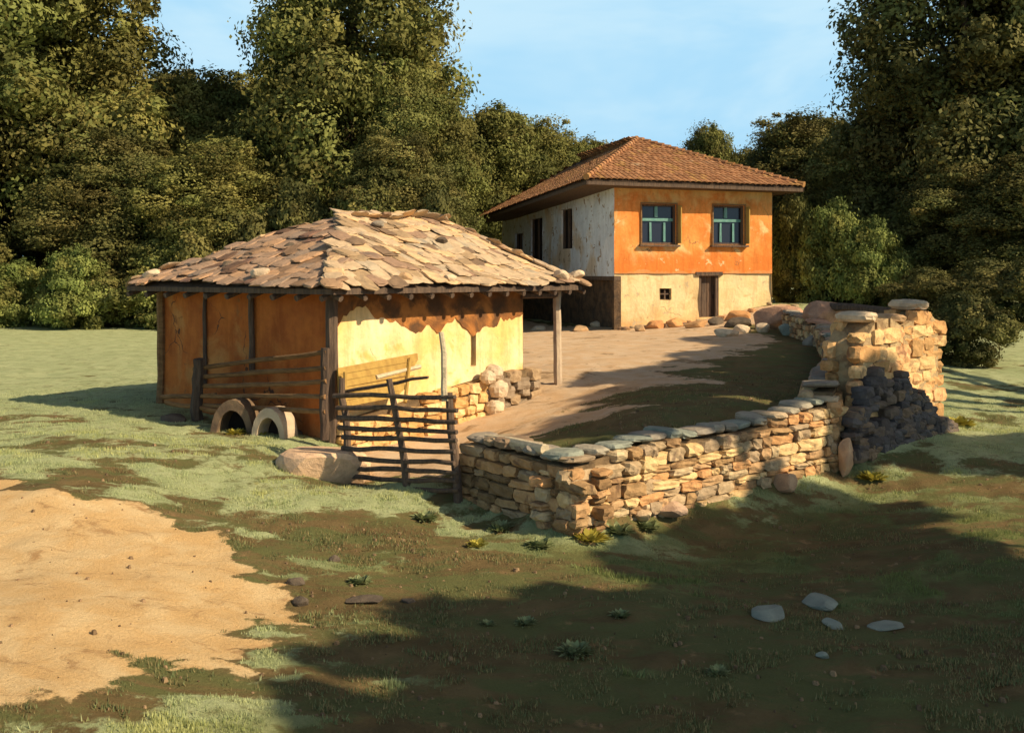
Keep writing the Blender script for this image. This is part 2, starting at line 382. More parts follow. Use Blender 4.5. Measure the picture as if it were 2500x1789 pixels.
# ------------------------------------------------------------------ grass
rs = np.random.RandomState(3)
def blades(name, px, py, h, w, m, label, cat, kindv, tint=None):
    n = len(px); z = gz(px, py)-.01
    a = rs.uniform(0, 6.28, n); lean = rs.uniform(0, .6, n)*h; la = rs.uniform(0, 6.28, n)
    V = np.empty((n, 3, 3))
    V[:, 0] = np.stack([px-np.cos(a)*w, py-np.sin(a)*w, z], 1)
    V[:, 1] = np.stack([px+np.cos(a)*w, py+np.sin(a)*w, z], 1)
    V[:, 2] = np.stack([px+np.cos(la)*lean, py+np.sin(la)*lean, z+h], 1)
    Fb = np.arange(n*3).reshape(n, 3)
    tt = tint if tint is not None else np.repeat(rs.uniform(.75, 1.25, (n, 1)), 3, 1)
    o = npmesh(name, V.reshape(-1, 3), Fb, tt, m)
    tag(o, label, cat, kind=kindv); return o
N = 1500000
yy = 5+13*rs.rand(N)**1.3; xx = (rs.rand(N)-.5)*1.25*yy
g_, p_, y_ = masks(xx, yy)
keep = (g_ > .52+.25*rs.rand(N)) & (p_ < .3) & (y_ < .3) & (rs.rand(N) < .62)
# keep out of the barn
bx = (xx+2.46)*.604+(yy-13.6)*.797; by = -(xx+2.46)*.797+(yy-13.6)*.604
keep &= ~((bx > -.05) & (bx < 6) & (by > -.05) & (by < 4))
xx = xx[keep]; yy = yy[keep]
tn = rs.uniform(.75, 1.2, (len(xx), 1))*np.array([[1, 1, 1]])
patch = fbm(xx*.8, yy*.8, 91)
tn = tn*np.where(patch[:, None] > .62, np.array([[1.08, 1.02, .85]]), 1)
mv = fg_shadem(xx, yy)[:, None]; tn = tn*(1-mv*np.array([[.55, .5, .6]]))  # blades darkened in the same zone, shade put into their tint
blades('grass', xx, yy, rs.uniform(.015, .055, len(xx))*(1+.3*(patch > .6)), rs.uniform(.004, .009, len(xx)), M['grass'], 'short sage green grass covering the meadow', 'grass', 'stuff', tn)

N = 1100000
yy = 5+13*rs.rand(N)**1.3; xx = (rs.rand(N)-.5)*1.25*yy
g_, p_, y_ = masks(xx, yy); cl = fbm(xx*2.2, yy*3.2, 131)*.6+fbm(xx*7, yy*9, 133)*.4
keep = (g_ <= .6) & (p_ < .45) & (y_ < .5) & (cl > .50+.10*rs.rand(N)) & (rs.rand(N) < .45)
keep &= ~((((xx+2.46)*.604+(yy-13.6)*.797) > -.05) & ((-(xx+2.46)*.797+(yy-13.6)*.604) > -.05) & (yy > 13))
xx = xx[keep]; yy = yy[keep]
pick = rs.rand(len(xx), 1) < .45
tn = np.where(pick, np.array([[.75, .55, .5]]), np.array([[.42, .45, .38]]))*rs.uniform(.6, 1.2, (len(xx), 1))
blades('dry_grass', xx, yy, rs.uniform(.01, .05, len(xx)), rs.uniform(.003, .007, len(xx)), M['grass'], 'thin dry olive and straw coloured grass on the brown soil', 'grass', 'stuff', tn)

# ------------------------------------------------------------------ rocks
def rock(name, label, u, v, w, h, col, Y=None, pos=None, d=None, rz=None, parent=None, group=None, sink=.2, seed=0, cat='rock', flat=3.0, planes=11):
    """irregular stone, w/h in metres"""
    if pos is None:
        pos = hitp(u, v) if Y is None else tuple(P(u, v, Y))
    r = random.Random(int(u*31+v*7+seed)); d = d or w*.75
    n = 5; vs = {}; V = []; Fc = []
    me = bpy.data.meshes.new(name)
    import bmesh
    bm = bmesh.new(); bmesh.ops.create_icosphere(bm, subdivisions=3, radius=1)
    pl = [(Vector((r.uniform(-1, 1), r.uniform(-1, 1), r.uniform(-.6, 1))).normalized(), r.uniform(.62, .9)) for _ in range(planes)]
    for q in bm.verts:
        c = q.co.copy(); m = (abs(c.x)**flat+abs(c.y)**flat+abs(c.z)**flat)**(1/flat); c = c/m
        for nn, dd in pl:
            e = c.dot(nn)-dd
            if e > 0: c -= nn*e*.85
        q.co = Vector((c.x*w/2, c.y*d/2, c.z*h/2))*(1+r.uniform(-.012, .012))
    bm.to_mesh(me); bm.free()
    a = me.attributes.new('tint', 'FLOAT_COLOR', 'FACE')
    a.data.foreach_set('color', np.tile(np.array([*col, 1], np.float32), len(me.polygons)))
    me.materials.append(M['rock'])
    o = bpy.data.objects.new(name, me); C.objects.link(o)
    o.location = (pos[0], pos[1], pos[2]+h*(.5-sink)); o.rotation_euler = (r.uniform(-.1, .1), r.uniform(-.1, .1), rz if rz is not None else r.uniform(0, 3))
    tag(o, label, cat, group); return o
PALE = (1.45, 1.35, 1.2); PINK = (1.05, .72, .6); BLUE = (.62, .80, .85); GREY = (.7, .72, .74); DARK = (.28, .26, .25); TAN = (1.1, .85, .6)

# ------------------------------------------------------------------ wall of stones
TINTS = [(1, 1, 1), (1.25, 1.15, .95), (.75, .62, .5), (.9, .75, .65), (1.1, .8, .6), (.62, .5, .42), (.85, .82, .82), (1.35, 1.25, 1.05), (.7, .68, .72)]
def stone_wall(mb, a, b, za, zb, ta, tb, thick, core, both=True, hs=(.06, .165), ls=(.11, .46), tints=TINTS, proud=.0):
    a = np.array(a[:2]); b = np.array(b[:2]); L = np.linalg.norm(b-a); d = (b-a)/L; n = np.array([-d[1], d[0]])  # n points inward
    ang = math.atan2(d[1], d[0]); Mz = Matrix.Rotation(ang, 3, 'Z')
    for side in ((0, 1) if both else (0,)):
        h = 0
        while True:
            rh = rnd.uniform(*hs); s = -rnd.uniform(0, .2); done = True
            while s < L+.02:
                l = rnd.uniform(*ls); sc = min(max(s+l/2, 0), L); k = sc/L
                zb_ = za*(1-k)+zb*k; zt = ta*(1-k)+tb*k
                z = zb_-.08+h+rh/2
                if z+rh*.3 < zt:
                    done = False
                    off = .08+rnd.uniform(-.03, .02)
                    p = a+d*sc+n*(off if side == 0 else thick-off)
                    Mr = Mz @ Matrix.Rotation(rnd.uniform(-.07, .07), 3, 'Y') @ Matrix.Rotation(rnd.uniform(-.1, .1), 3, 'Z')
                    mb.stone((p[0], p[1], z), (l*.97, .2, rh*.95), Mr, rnd.choice(tints), .15, rnd.uniform(3.5, 12))
                s += l
            h += rh
            if done or h > 3: break
    # core
    vs = []
    ci = .07 if hs[1] < .25 else .0
    for (q, z0, z1) in ((a+d*.03, za-.15, ta-.04), (b-d*.03, zb-.15, tb-.04)):
        for o_ in (ci, thick-ci):
            for z in (z0, z1): vs.append((*(q+n*o_), z))
    core.add(vs, [(0, 1, 3, 2), (4, 6, 7, 5), (0, 4, 5, 1), (2, 3, 7, 6), (1, 5, 7, 3), (0, 2, 6, 4)])
def copings(root, a, b, ta, tb, thick, tints, lr=(.28, .55), skip=0):
    a = np.array(a[:2]); b = np.array(b[:2]); L = np.linalg.norm(b-a); d = (b-a)/L; n = np.array([-d[1], d[0]])
    ang = math.atan2(d[1], d[0]); s = 0
    while s < L:
        l = rnd.uniform(*lr); k = min((s+l/2)/L, 1)
        if rnd.random() > skip:
            mb = MB(); hh = rnd.uniform(.06, .13)
            Mr = Matrix.Rotation(ang+rnd.uniform(-.25, .25), 3, 'Z') @ Matrix.Rotation(rnd.uniform(-.1, .1), 3, 'X') @ Matrix.Rotation(rnd.uniform(-.08, .08), 3, 'Y')
            p = a+d*(s+l/2)+n*(thick/2+rnd.uniform(-.05, .05))
            mb.stone((p[0]-root.location[0], p[1]-root.location[1], ta*(1-k)+tb*k+hh*.35-root.location[2]), (l*.96, thick*rnd.uniform(.75, 1.1), hh), Mr, rnd.choice(tints), .1, 4)
            mb.build('coping_stone', M['rock'], root)
        s += l
def wallthing(name, label, cat, segs, thick, ctints, cl=(.2, .42), cskip=0, **kw):
    a0 = segs[0]
    root = thing(name, label, cat, (0, 0, 0))
    mb = MB(); core = MB()
    for (a, b, ta, tb) in segs:
        stone_wall(mb, a, b, a[2], b[2], ta, tb, thick, core, **kw)
    mb.build('stonework', M['stone'], root); core.build('mortar_core', M['mortar'], root)
    for (a, b, ta, tb) in segs: copings(root, a, b, ta, tb, thick, ctints, cl, cskip)
    return root
wallthing('dry_stone_wall', 'low shaded dry stone wall running from the stick gate to the near corner', 'stone wall',
          [(WL[0], WL[1], WLtop[0], WLtop[1])], .45, [GREY, (.8, .72, .6), (.6, .5, .42), TAN], tints=[(.7, .6, .5), (.5, .4, .32), (.85, .65, .5), (.42, .36, .3), (.75, .72, .72), (1, .8, .65)])  # browner stones, also darkened for the shade on this stretch
segs = [(WL[i], WL[i+1], WLtop[i], WLtop[i+1]) for i in (1, 2, 3)]
wallthing('dry_stone_wall', 'sunlit tan dry stone wall receding from the near corner to the ruined pillar', 'stone wall', segs, .45,
          [BLUE, GREY, (.8, .85, .85), BLUE, (1.1, 1, .85)])
segs = [(BL[i], BL[i+1], t0, t1) for i, (t0, t1) in enumerate(((-1.55, -1.42), (-1.42, -1.36), (-1.36, -1.30), (-1.30, -1.2)))]
wallthing('dry_stone_wall', 'crumbling grey stone wall behind the ruined pillar leading back towards the house', 'stone wall', segs, .5,
          [GREY, PINK, (.8, .7, .6), BLUE], (.4, .8), .15, hs=(.1, .2), ls=(.2, .5))

# ruined pillar
pr = thing('ruined_pillar', 'tall broken sunlit stone and plaster pillar at the far end of the wall', 'pillar', (0, 0, 0))
A = P(862, 452, 13.5); B = P(939, 430, 14.9)
Az = g1(A[0], A[1])-.05; Bz = g1(B[0], B[1])-.05
A[2] = Az; B[2] = Bz
mb = MB(); core = MB()
d = (B-A)[:2]; Lp = np.linalg.norm(d); d /= Lp; n2 = np.array([-d[1], d[0]])
PT = lambda s: -.62+.10*math.sin(s*9)-(.32 if s < .28 else 0)*(1-s/.28 if s < .28 else 0)-max(0, s-.85)*.9
nseg = 6
for i in range(nseg):
    s0 = i/nseg; s1 = (i+1)/nseg
    # stepped, tapering outline: narrower to the top on the left side
    a = A*(1-s0)+B*s0; b = A*(1-s1)+B*s1
    stone_wall(mb, a, b, a[2], b[2], PT(s0), PT(s1), .55, core, hs=(.14, .3), ls=(.25, .6),
               tints=[(1.35, 1.15, .9), (1.5, 1.3, 1.05), (1.15, .85, .6), (1.5, 1.25, 1.0), (.9, .7, .5), (1.4, 1.05, .85)])
mb.build('stonework', M['stone'], pr); core.build('plaster_core', M['pillar'], pr)
for (s, w, h, c) in ((.15, .42, .16, PALE), (.5, .5, .14, TAN), (.82, .42, .15, PALE)):
    p = A*(1-s)+B*s; mb = MB(); mb.stone((p[0]+n2[0]*.27, p[1]+n2[1]*.27, PT(s)+.05), (w, .55, h), Matrix.Rotation(math.atan2(d[1], d[0]), 3, 'Z'), c, .12, 3.5)
    mb.build('cap_stone', M['rock'], pr)
# dark stones added at the pillar's left foot, its shade put into their colour
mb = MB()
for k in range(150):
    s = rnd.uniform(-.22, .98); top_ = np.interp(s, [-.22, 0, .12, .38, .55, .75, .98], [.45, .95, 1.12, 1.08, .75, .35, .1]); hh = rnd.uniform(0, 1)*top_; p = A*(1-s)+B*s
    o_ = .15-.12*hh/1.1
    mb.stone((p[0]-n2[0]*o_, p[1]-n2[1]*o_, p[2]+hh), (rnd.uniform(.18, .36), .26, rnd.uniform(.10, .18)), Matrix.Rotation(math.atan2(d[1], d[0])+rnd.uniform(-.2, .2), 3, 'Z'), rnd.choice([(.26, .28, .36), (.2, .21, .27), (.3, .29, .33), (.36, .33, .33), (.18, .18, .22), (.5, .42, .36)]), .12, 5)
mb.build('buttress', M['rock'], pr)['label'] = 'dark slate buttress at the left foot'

# ------------------------------------------------------------------ skins (walls of buildings)
def skin(mb, org, ex, ez_n, x0, x1, z0, z1, holes, depth=.22, step=.22, wob=.018, seed=1, tint=(1, 1, 1), raggedtop=None):
    """wall in plane through org along ex; outward normal ez_n; holes [(x0,x1,z0,z1)]"""
    org = np.array(org, float); ex = np.array(ex, float); nn = np.array(ez_n, float)
    xs = {x0, x1}; zs = {z0, z1}
    for h in holes: xs |= {h[0], h[1]}; zs |= {h[2], h[3]}
    def fillc(s):
        s = sorted(s); o = [s[0]]
        for a, b in zip(s[:-1], s[1:]):
            k = max(1, round((b-a)/step)); o += [a+(b-a)*i/k for i in range(1, k+1)]
        return np.array(o)
    xs = fillc(xs); zs = fillc(zs)
    Xg, Zg = np.meshgrid(xs, zs); W = (fbm(Xg*1.1+seed*7, Zg*1.1, seed)-.5)*2*wob+(fbm(Xg*4+seed, Zg*4, seed+3)-.5)*wob
    vs = [tuple(org+ex*x+np.array([0, 0, z])+nn*w) for x, z, w in zip(Xg.ravel(), Zg.ravel(), W.ravel())]
    nx_ = len(xs); fs = []
    flip = np.cross(ex, [0, 0, 1])@nn < 0
    for j in range(len(zs)-1):
        for i in range(nx_-1):
            cx = (xs[i]+xs[i+1])/2; cz = (zs[j]+zs[j+1])/2
            if any(h[0] < cx < h[1] and h[2] < cz < h[3] for h in holes): continue
            q = (j*nx_+i, j*nx_+i+1, (j+1)*nx_+i+1, (j+1)*nx_+i); fs.append(q[::-1] if flip else q)
    mb.add(vs, fs, tint)
    for h in holes:
        c = [(h[0], h[2]), (h[1], h[2]), (h[1], h[3]), (h[0], h[3])]
        for k in range(4):
            a = c[k]; b = c[(k+1) % 4]
            pa = org+ex*a[0]+np.array([0, 0, a[1]])+nn*.01; pb = org+ex*b[0]+np.array([0, 0, b[1]])+nn*.01
            mb.add([pa, pb, pb-nn*depth, pa-nn*depth], [(0, 1, 2, 3)], tint)
def quadbox(mb, pts, dn, tint=(1, 1, 1)):
    """extrude polygon pts by dn"""
    pts = [np.array(p, float) for p in pts]; n = len(pts)
    vs = pts+[p+np.array(dn) for p in pts]
    mb.add(vs, [tuple(range(n)), tuple(range(2*n-1, n-1, -1))]+[(i, i+n, (i+1) % n+n, (i+1) % n) for i in range(n)], tint)
def cover_plane(mb, poly, kind, row, wid, tintf, thick=.04, shrink=.0, jit=.2, sag=0):
    """cover a planar roof polygon (poly[0]->poly[1] = eave, ccw seen from outside) with tiles or slabs"""
    poly = [np.array(p, float) for p in poly]
    e = poly[1]-poly[0]; L = np.linalg.norm(e); e /= L
    nrm = np.cross(poly[1]-poly[0], poly[2]-poly[0]); nrm /= np.linalg.norm(nrm)
    up = np.cross(nrm, e)
    P2 = np.array([[(p-poly[0])@e, (p-poly[0])@up] for p in poly])
    H = P2[:, 1].max(); D = 0; r = 0
    Mb = Matrix([[e[0], up[0], nrm[0]], [e[1], up[1], nrm[1]], [e[2], up[2], nrm[2]]])
    while D < H+row*.3:
        xs = P2[:, 0].min()-(rnd.random()*wid); 
        while xs < P2[:, 0].max()+wid:
            w = wid*rnd.uniform(1-jit, 1+jit) if kind == 'slab' else wid
            cx = xs+w/2; cy = D+row*.5+(rnd.uniform(-.25, .25)*row if kind == 'slab' else rnd.uniform(-.02, .02))
            if psd(np.array([cx]), np.array([min(max(cy, .01), H-.01)]), P2)[0] > -wid*.15:
                if kind == 'slab':
                    l = row*rnd.uniform(1.35, 2.0); h = thick*rnd.uniform(.6, 1.4)
                    Mr = Mb @ Matrix.Rotation(-rnd.uniform(.03, .10), 3, 'X') @ Matrix.Rotation(rnd.uniform(-.22, .22), 3, 'Z') @ Matrix.Rotation(rnd.uniform(-.05, .05), 3, 'Y')
                    p = poly[0]+e*cx+up*cy+nrm*(h/2+rnd.uniform(.01, .045))
                    mb.stone(p, (w*1.05, l, h), Mr, tintf(cx, cy), .12, rnd.uniform(3.5, 7))
                else:
                    l = row*1.25; n = 5; vs = []
                    t0 = rnd.uniform(-.03, .03); z0 = rnd.uniform(0, .015)
                    for (yy_, zz_) in ((-l/2, .055), (l/2, .02)):
                        for k in range(n):
                            th = math.pi*k/(n-1)
                            vs.append(poly[0]+e*(cx-math.cos(th)*w*.5+t0*yy_)+up*(cy+yy_)+nrm*(zz_+z0+math.sin(th)*w*.22))
                    fs = [(k, k+1, k+n+1, k+n) for k in range(n-1)]
                    vs += [v_-nrm*.025 for v_ in vs[:n]]
                    fs += [(k, k+2*n, k+2*n+1, k+1) for k in range(n-1)]
                    mb.add(vs, fs, tintf(cx, cy))
            xs += w
        D += row; r += 1

# ------------------------------------------------------------------ BARN
bz = -2.62
barn = thing('barn', 'small mud plastered barn with a stone slab hip roof and a shady side porch', 'barn', (-2.46, 13.6, bz), math.atan2(.797, .604))
def bp(x, y, z): return np.array([x, y, z-bz])   # z absolute
BW, BD, top = 4.38, 3.98, -.12
h1 = [(2.98, 3.10, -1.50-bz, -.98-bz)]
mb = MB(); skin(mb, (0, 0, 0), (1, 0, 0), (0, -1, 0), 0, BW, .0, top-bz, h1, seed=3, wob=.03); mb.build('plaster_wall', M['yellow'], barn)['label'] = 'sunlit yellow plaster wall'
mb = MB(); skin(mb, (0, 0, 0), (0, 1, 0), (-1, 0, 0), 0, BD, .0, top-bz, [], seed=4, wob=.03)
mb.build('plaster_wall', M['mud'], barn)['label'] = 'orange brown mud wall in shade'
mb = MB(); skin(mb, (BW, 0, 0), (0, 1, 0), (1, 0, 0), 0, BD, 0, top-bz, [], seed=5); skin(mb, (0, BD, 0), (1, 0, 0), (0, 1, 0), 0, BW, 0, top-bz, [], seed=6)
mb.build('rear_wall', M['mud'], barn)
mb = MB(); mb.box((2.9, .14, (-1.24-bz)), (.6, .12, .9)); mb.build('window_slit', M['dark'], barn)
# ragged brown layer under the eave, eave shade put into its colour
mb = MB()
n = 70
vt = []; 
for i in range(n+1):
    x = .08+(BW-.1)*i/n
    lo = -.34-.5*float(fbm(np.array([x*2.3]), np.array([3.0]), 8, 4)[0])-.06*rnd.random()-.30*max(0, min(1, (x-.9)/1.8))+.25*max(0, min(1, (x-3.6)/.8))
    vt += [(x, -.03, top-.02-bz), (x, -.012, (lo-bz))]
vb = [(x, -.0, z) for x, y, z in vt]
mb.add(vt+vb, [(2*i, 2*i+1, 2*i+3, 2*i+2) for i in range(n)]+[(2*i+1, 2*(n+1)+2*i+1, 2*(n+1)+2*i+3, 2*i+3) for i in range(n)])
mb.build('old_render_band', M['band'], barn)['label'] = 'older brown render under the eave'
# timbers
def post(x, y, z0, z1, w, m='wood', name='timber_post', parent=barn, lean=0):
    mb = MB(); k = 6
    pts = [bp(x+lean*i/k+rnd.uniform(-.01, .01), y+rnd.uniform(-.01, .01), z0+(z1-z0)*i/k) for i in range(k+1)]
    mb.tube(pts, w/2, 7, rough=.12); return mb.build(name, M[m], parent)
post(-.03, -.03, -2.75, -.15, .17)
for yv, w in ((1.66, .09), (2.78, .06)): post(-.04, yv, -1.5 if yv < 2 else -1.7, -.15, w)
post(-.03, 3.95, -2.4, -.15, .13, 'rail')
# plinth
mb = MB(); core = MB()
stone_wall(mb, (.12, -.2), (3.25, -.2), 0, .15, .62, .95, .3, core, both=False, tints=[(1.3, 1.1, .8), (1.5, 1.35, 1.1), (1.1, .85, .55), (1.2, 1, .7)], hs=(.12, .22), ls=(.2, .45))
stone_wall(mb, (3.25, -.22), (4.5, -.22), .05, .5, 1.0, 1.0, .3, core, both=False, tints=[(.6, .6, .7), (.5, .5, .58), (.7, .65, .65)], hs=(.12, .22), ls=(.2, .45))  # grey tints put the shade of the foundation recess into the stones
mb.build('plinth', M['stone'], barn); core.build('plinth_core', M['mortar'], barn)
for (x, z, s) in ((3.2, 1.02, .3), (3.3, .74, .34), (3.22, .45, .3), (3.05, .95, .26)):
    mb = MB(); mb.stone((x, -.3, z), (s, s*.9, s*.85), None, PALE, .12, 2.6); mb.build('corner_stone', M['rock'], barn)
# roof
ev = -.22; rz_ = .90
e0 = bp(-.48, -.52, ev); e1 = bp(5.45, -.52, ev-.02); e2 = bp(5.45, 4.2, ev); e3 = bp(-.48, 4.2, ev)
r0 = bp(2.1, 2.0, rz_-.02); r1 = bp(4.35, 2.0, rz_+.04)
mb = MB()
for pl in ([e0, e1, r1, r0], [e3, e0, r0], [e1, e2, r1], [e2, e3, r0, r1]): quadbox(mb, pl, (0, 0, -.07))
mb.build('roof_deck', M['wood'], barn)
def st(cx, cy):
    q = rnd.random()
    if q < .5: return (1, 1, 1)
    if q < .68: return (1.25, 1.15, 1.0)
    if q < .8: return (.72, .68, .62)
    if q < .87: return (.85, .92, 1.0)
    if q < .94: return (.62, .54, .56)
    return (.42, .38, .38)
for pl in ([e0, e1, r1, r0], [e3, e0, r0], [e1, e2, r1], [e2, e3, r0, r1]):
    mv_ = (.74, .66, .68) if pl[0] is e3 else (1, 1, 1)  # slabs above the mud wall darkened, that slope's shade in their tint
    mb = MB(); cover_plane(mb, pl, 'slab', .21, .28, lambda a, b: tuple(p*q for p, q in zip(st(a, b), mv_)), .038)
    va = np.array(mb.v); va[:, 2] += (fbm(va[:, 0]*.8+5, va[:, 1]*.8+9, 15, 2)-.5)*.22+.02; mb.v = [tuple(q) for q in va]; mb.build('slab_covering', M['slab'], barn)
for (a, b) in ((e0, r0), (r0, r1), (e1, r1)):
    mb = MB(); nn = int(np.linalg.norm(b-a)/.26)
    for i in range(nn+1):
        p = a+(b-a)*i/nn; dd = (b-a)/np.linalg.norm(b-a)
        Mr = Matrix.Rotation(math.atan2(dd[1], dd[0])+rnd.uniform(-.3, .3), 3, 'Z') @ Matrix.Rotation(-math.asin(dd[2]), 3, 'Y')
        mb.stone((p[0], p[1], p[2]+.08), (.36, .27, .07), Mr, rnd.choice([(1.2, 1.1, .95), (.8, .8, .85), (1, 1, 1), (.7, .6, .55)]), .12, 3.2)
    mb.build('ridge_stones' if a is r0 else 'hip_stones', M['slab'], barn)
# rafters ends
for i in range(14):
    x = -.3+i*.45; mb = MB(); mb.tube([(x, -.5, ev-.13-bz), (x, .1, ev+.08-bz)], .045, 6, rough=.1); mb.build('rafter', M['wood'], barn)
for i in range(10):
    y = -.3+i*.5; mb = MB(); mb.tube([(-.46, y, ev-.13-bz), (.1, y, ev+.06-bz)], .045, 6, rough=.1); mb.build('rafter', M['wood'], barn)
# porch
pz = g1(.9, 17.9)
o = post(5.38, -.05, pz-.1, ev-.1, .15, 'concrete', 'porch_post', lean=-.06)
post(5.38, 3.6, pz-.2, ev-.1, .15, 'wood', 'porch_post')
mb = MB(); mb.tube([(BW-.1, -.05, ev-.16-bz), (5.42, -.05, ev-.17-bz)], .07, 7); mb.build('porch_beam', M['wood'], barn)
mb = MB(); mb.box((5.2, 2.3, -1.0-bz), (.05, 2.9, 1.5)); mb.build('porch_back_boards', M['wood'], barn)

# stones on the roof
def bw(x, y, z):   # barn local -> world
    c, s = .604, .797
    return (-2.46+x*c-y*s, 13.6+x*s+y*c, z)
def roofpt(x, y):
    zs = []
    for pl in ([e0, e1, r1], [e3, e0, r0]):
        nn = np.cross(pl[1]-pl[0], pl[2]-pl[0]); zs.append(pl[0][2]-((x-pl[0][0])*nn[0]+(y-pl[0][1])*nn[1])/nn[2])
    return min(zs)+bz
for (x, y, s, c, lb) in ((-.25, 1.2, .26, PALE, 'pale loaf shaped stone on the shaded roof slope low above the mud wall'),
                         (.05, 2.35, .2, DARK, 'dark round stone near the middle of the shaded roof slope'),
                         (.2, 3.0, .2, DARK, 'dark round stone towards the left end of the shaded roof slope'),
                         (.75, 1.75, .18, DARK, 'dark stone high on the shaded roof slope beside the hip'),
                         (-.3, 3.75, .26, PALE, 'pale stone on the far left tip of the barn roof'),
                         (1.9, -.46, .22, PALE, 'pale stone hanging over the sunny eave above the yellow wall'),
                         (.95, -.42, .22, TAN, 'tan stone on the sunny eave near the barn corner'),
                         (3.3, .9, .22, DARK, 'dark blue grey stone in the middle of the sunny roof slope'),
                         (4.95, -.40, .3, PALE, 'pale long stone on the sunny eave above the porch post'),
                         (5.42, -.38, .28, PALE, 'pale stone at the right tip of the barn eave'),
                         (2.4, 1.5, .18, GREY, 'small grey stone just under the barn ridge')):
    w = bw(x, y, roofpt(x, y)+.05)
    rock('stone', lb, x*70, y*33, s*1.25, s*.7, c, pos=w, sink=.15, cat='stone')

# ------------------------------------------------------------------ HOUSE
hz0 = -2.0
house = thing('house', 'two storey farmhouse with orange plaster over cream and a red tiled hip roof', 'house', (3.59, 35, hz0), math.atan2(.259, .966))
HW, HL = 6.18, 15.8; ht = 5.15; mid = 1.96
def z_(a): return a-hz0
wins = [(1.03, 2.36, z_(1.0), z_(2.42)), (3.80, 5.05, z_(1.0), z_(2.42))]
door = (3.27, 4.05, z_(-1.62), z_(-.11)); sw = (1.76, 2.2, z_(-.97), z_(-.57))
mb = MB(); skin(mb, (0, 0, 0), (1, 0, 0), (0, -1, 0), 0, HW, mid, ht, wins, seed=8, wob=.03, step=.3); mb.build('upper_wall', M['orange'], house)['label'] = 'orange plastered upper front wall'
mb = MB(); skin(mb, (0, .05, 0), (1, 0, 0), (0, -1, 0), 0.02, HW-.02, -.4, mid, [door, sw], seed=9, wob=.05, step=.3); mb.build('lower_wall', M['cream'], house)['label'] = 'cream plastered lower front wall'
sd = [(4.6, 6.0, z_(.95), z_(2.55)), (8.7, 10.5, z_(.3), z_(2.4)), (11.9, 13.2, z_(.7), z_(1.85))]
mb = MB(); skin(mb, (0, 0, 0), (0, 1, 0), (-1, 0, 0), 0, HL, mid-.1, ht, sd, seed=10, wob=.04, step=.35); mb.build('side_wall', M['white'], house)['label'] = 'grey white plastered upper side wall'
mb = MB(); skin(mb, (.25, 0, 0), (0, 1, 0), (-1, 0, 0), .25, HL, -.4, mid-.08, [], seed=11, wob=.12, step=.35); mb.build('undercroft_wall', M['darkstone'], house)
mb = MB(); skin(mb, (HW, 0, 0), (0, 1, 0), (1, 0, 0), 0, HL, -.4, ht, [], seed=12, wob=.04, step=.6); skin(mb, (0, HL, 0), (1, 0, 0), (0, 1, 0), 0, HW, -.4, ht, [], seed=13, step=.6)
mb.build('rear_wall', M['cream'], house)
mb = MB(); quadbox(mb, [(0, 0, mid-.1), (.25, 0, mid-.1), (.25, HL, mid-.1), (0, HL, mid-.1)], (0, 0, -.14)); mb.build('sill_beam', M['wood'], house)
mb = MB()
mb.box((.14, .14, .7), (.26, .24, 2.3), jit=.03); mb.build('corner_pier', M['darkstone'], house)
def window(x0, x1, z0, z1, teal=True):
    w = x1-x0; h = z1-z0; fr = MB(); t = .065; y = .12; cx = (x0+x1)/2
    for a in ((x0+t/2, (z0+z1)/2, t, h), (x1-t/2, (z0+z1)/2, t, h)): fr.box((a[0], y, a[1]), (a[2], .1, a[3]))
    for zc in (z0+t/2, z1-t/2): fr.box((cx, y, zc), (w-2*t, .095, t))
    f = fr.build('window', M['wood'], house)
    mb = MB(); mb.box((cx, .2, (z0+z1)/2), (w-t, .02, h-t)); mb.build('glass', M['glass'], f)
    mb = MB(); zt = z0+h*.62
    mb.box((cx, .155, zt), (w-2*t, .05, .10), jit=.01); mb.box((cx-.05, .15, (zt+z1)/2+.02), (.11, .05, z1-zt-.16), jit=.01)
    for k in (.30, .70): mb.box((x0+w*k, .15, (z0+zt)/2), (.075, .05, zt-z0-.2), jit=.01)
    mb.build('glazing_bars', M['teal'], f)
    mb = MB(); mb.box((cx, -.06, z0-.05), (w+.22, .2, .07), jit=.01); mb.build('sill', M['wood'], f)
    # open shutter leaf folded out on the right
    mb = MB(); mb.box((x1+.10, -.10, (z0+z1)/2), (.05, .16, h*.95), Matrix.Rotation(.35, 3, 'Z')); mb.build('shutter', M['ochre'], f)
    mb = MB()
    for a in ((x0-.02, (z0+z1)/2, .04, h), (x1+.02, (z0+z1)/2, .04, h)): mb.box((a[0], -.03, a[1]), (a[2], .05, a[3]+.02))
    mb.box((cx, -.032, z1+.03), (w+.08, .055, .05)); mb.build('trim', M['rail'], f)
for w in wins: window(*w)
for h in sd:
    mb = MB(); mb.box((.18, (h[0]+h[1])/2, (h[2]+h[3])/2), (.06, h[1]-h[0], h[3]-h[2])); q = mb.build('side_window', M['dark'], house)
    mb = MB()
    for yv in (h[0]+.05, h[1]-.05, (h[0]+h[1])/2): mb.box((.10, yv, (h[2]+h[3])/2), (.08, .09, h[3]-h[2]-.02))
    mb.build('frame', M['wood'], q)
mb = MB(); 
for k in range(4): mb.box((door[0]+.1+k*.19, .24, (door[2]+door[3])/2), (.175, .05, door[3]-door[2]-.02), tint=rnd.choice([(1, 1, 1), (.7, .65, .6), (1.2, 1.1, 1)]))
dr = mb.build('door', M['wood'], house)
mb = MB()
for x in (door[0]+.05, door[1]-.06): mb.box((x, .12, (door[2]+door[3])/2), (.11, .12, door[3]-door[2]), jit=.005)
mb.box(((door[0]+door[1])/2, .03, door[3]+.06), (1.05, .14, .13), jit=.01); mb.build('frame', M['wood'], dr)
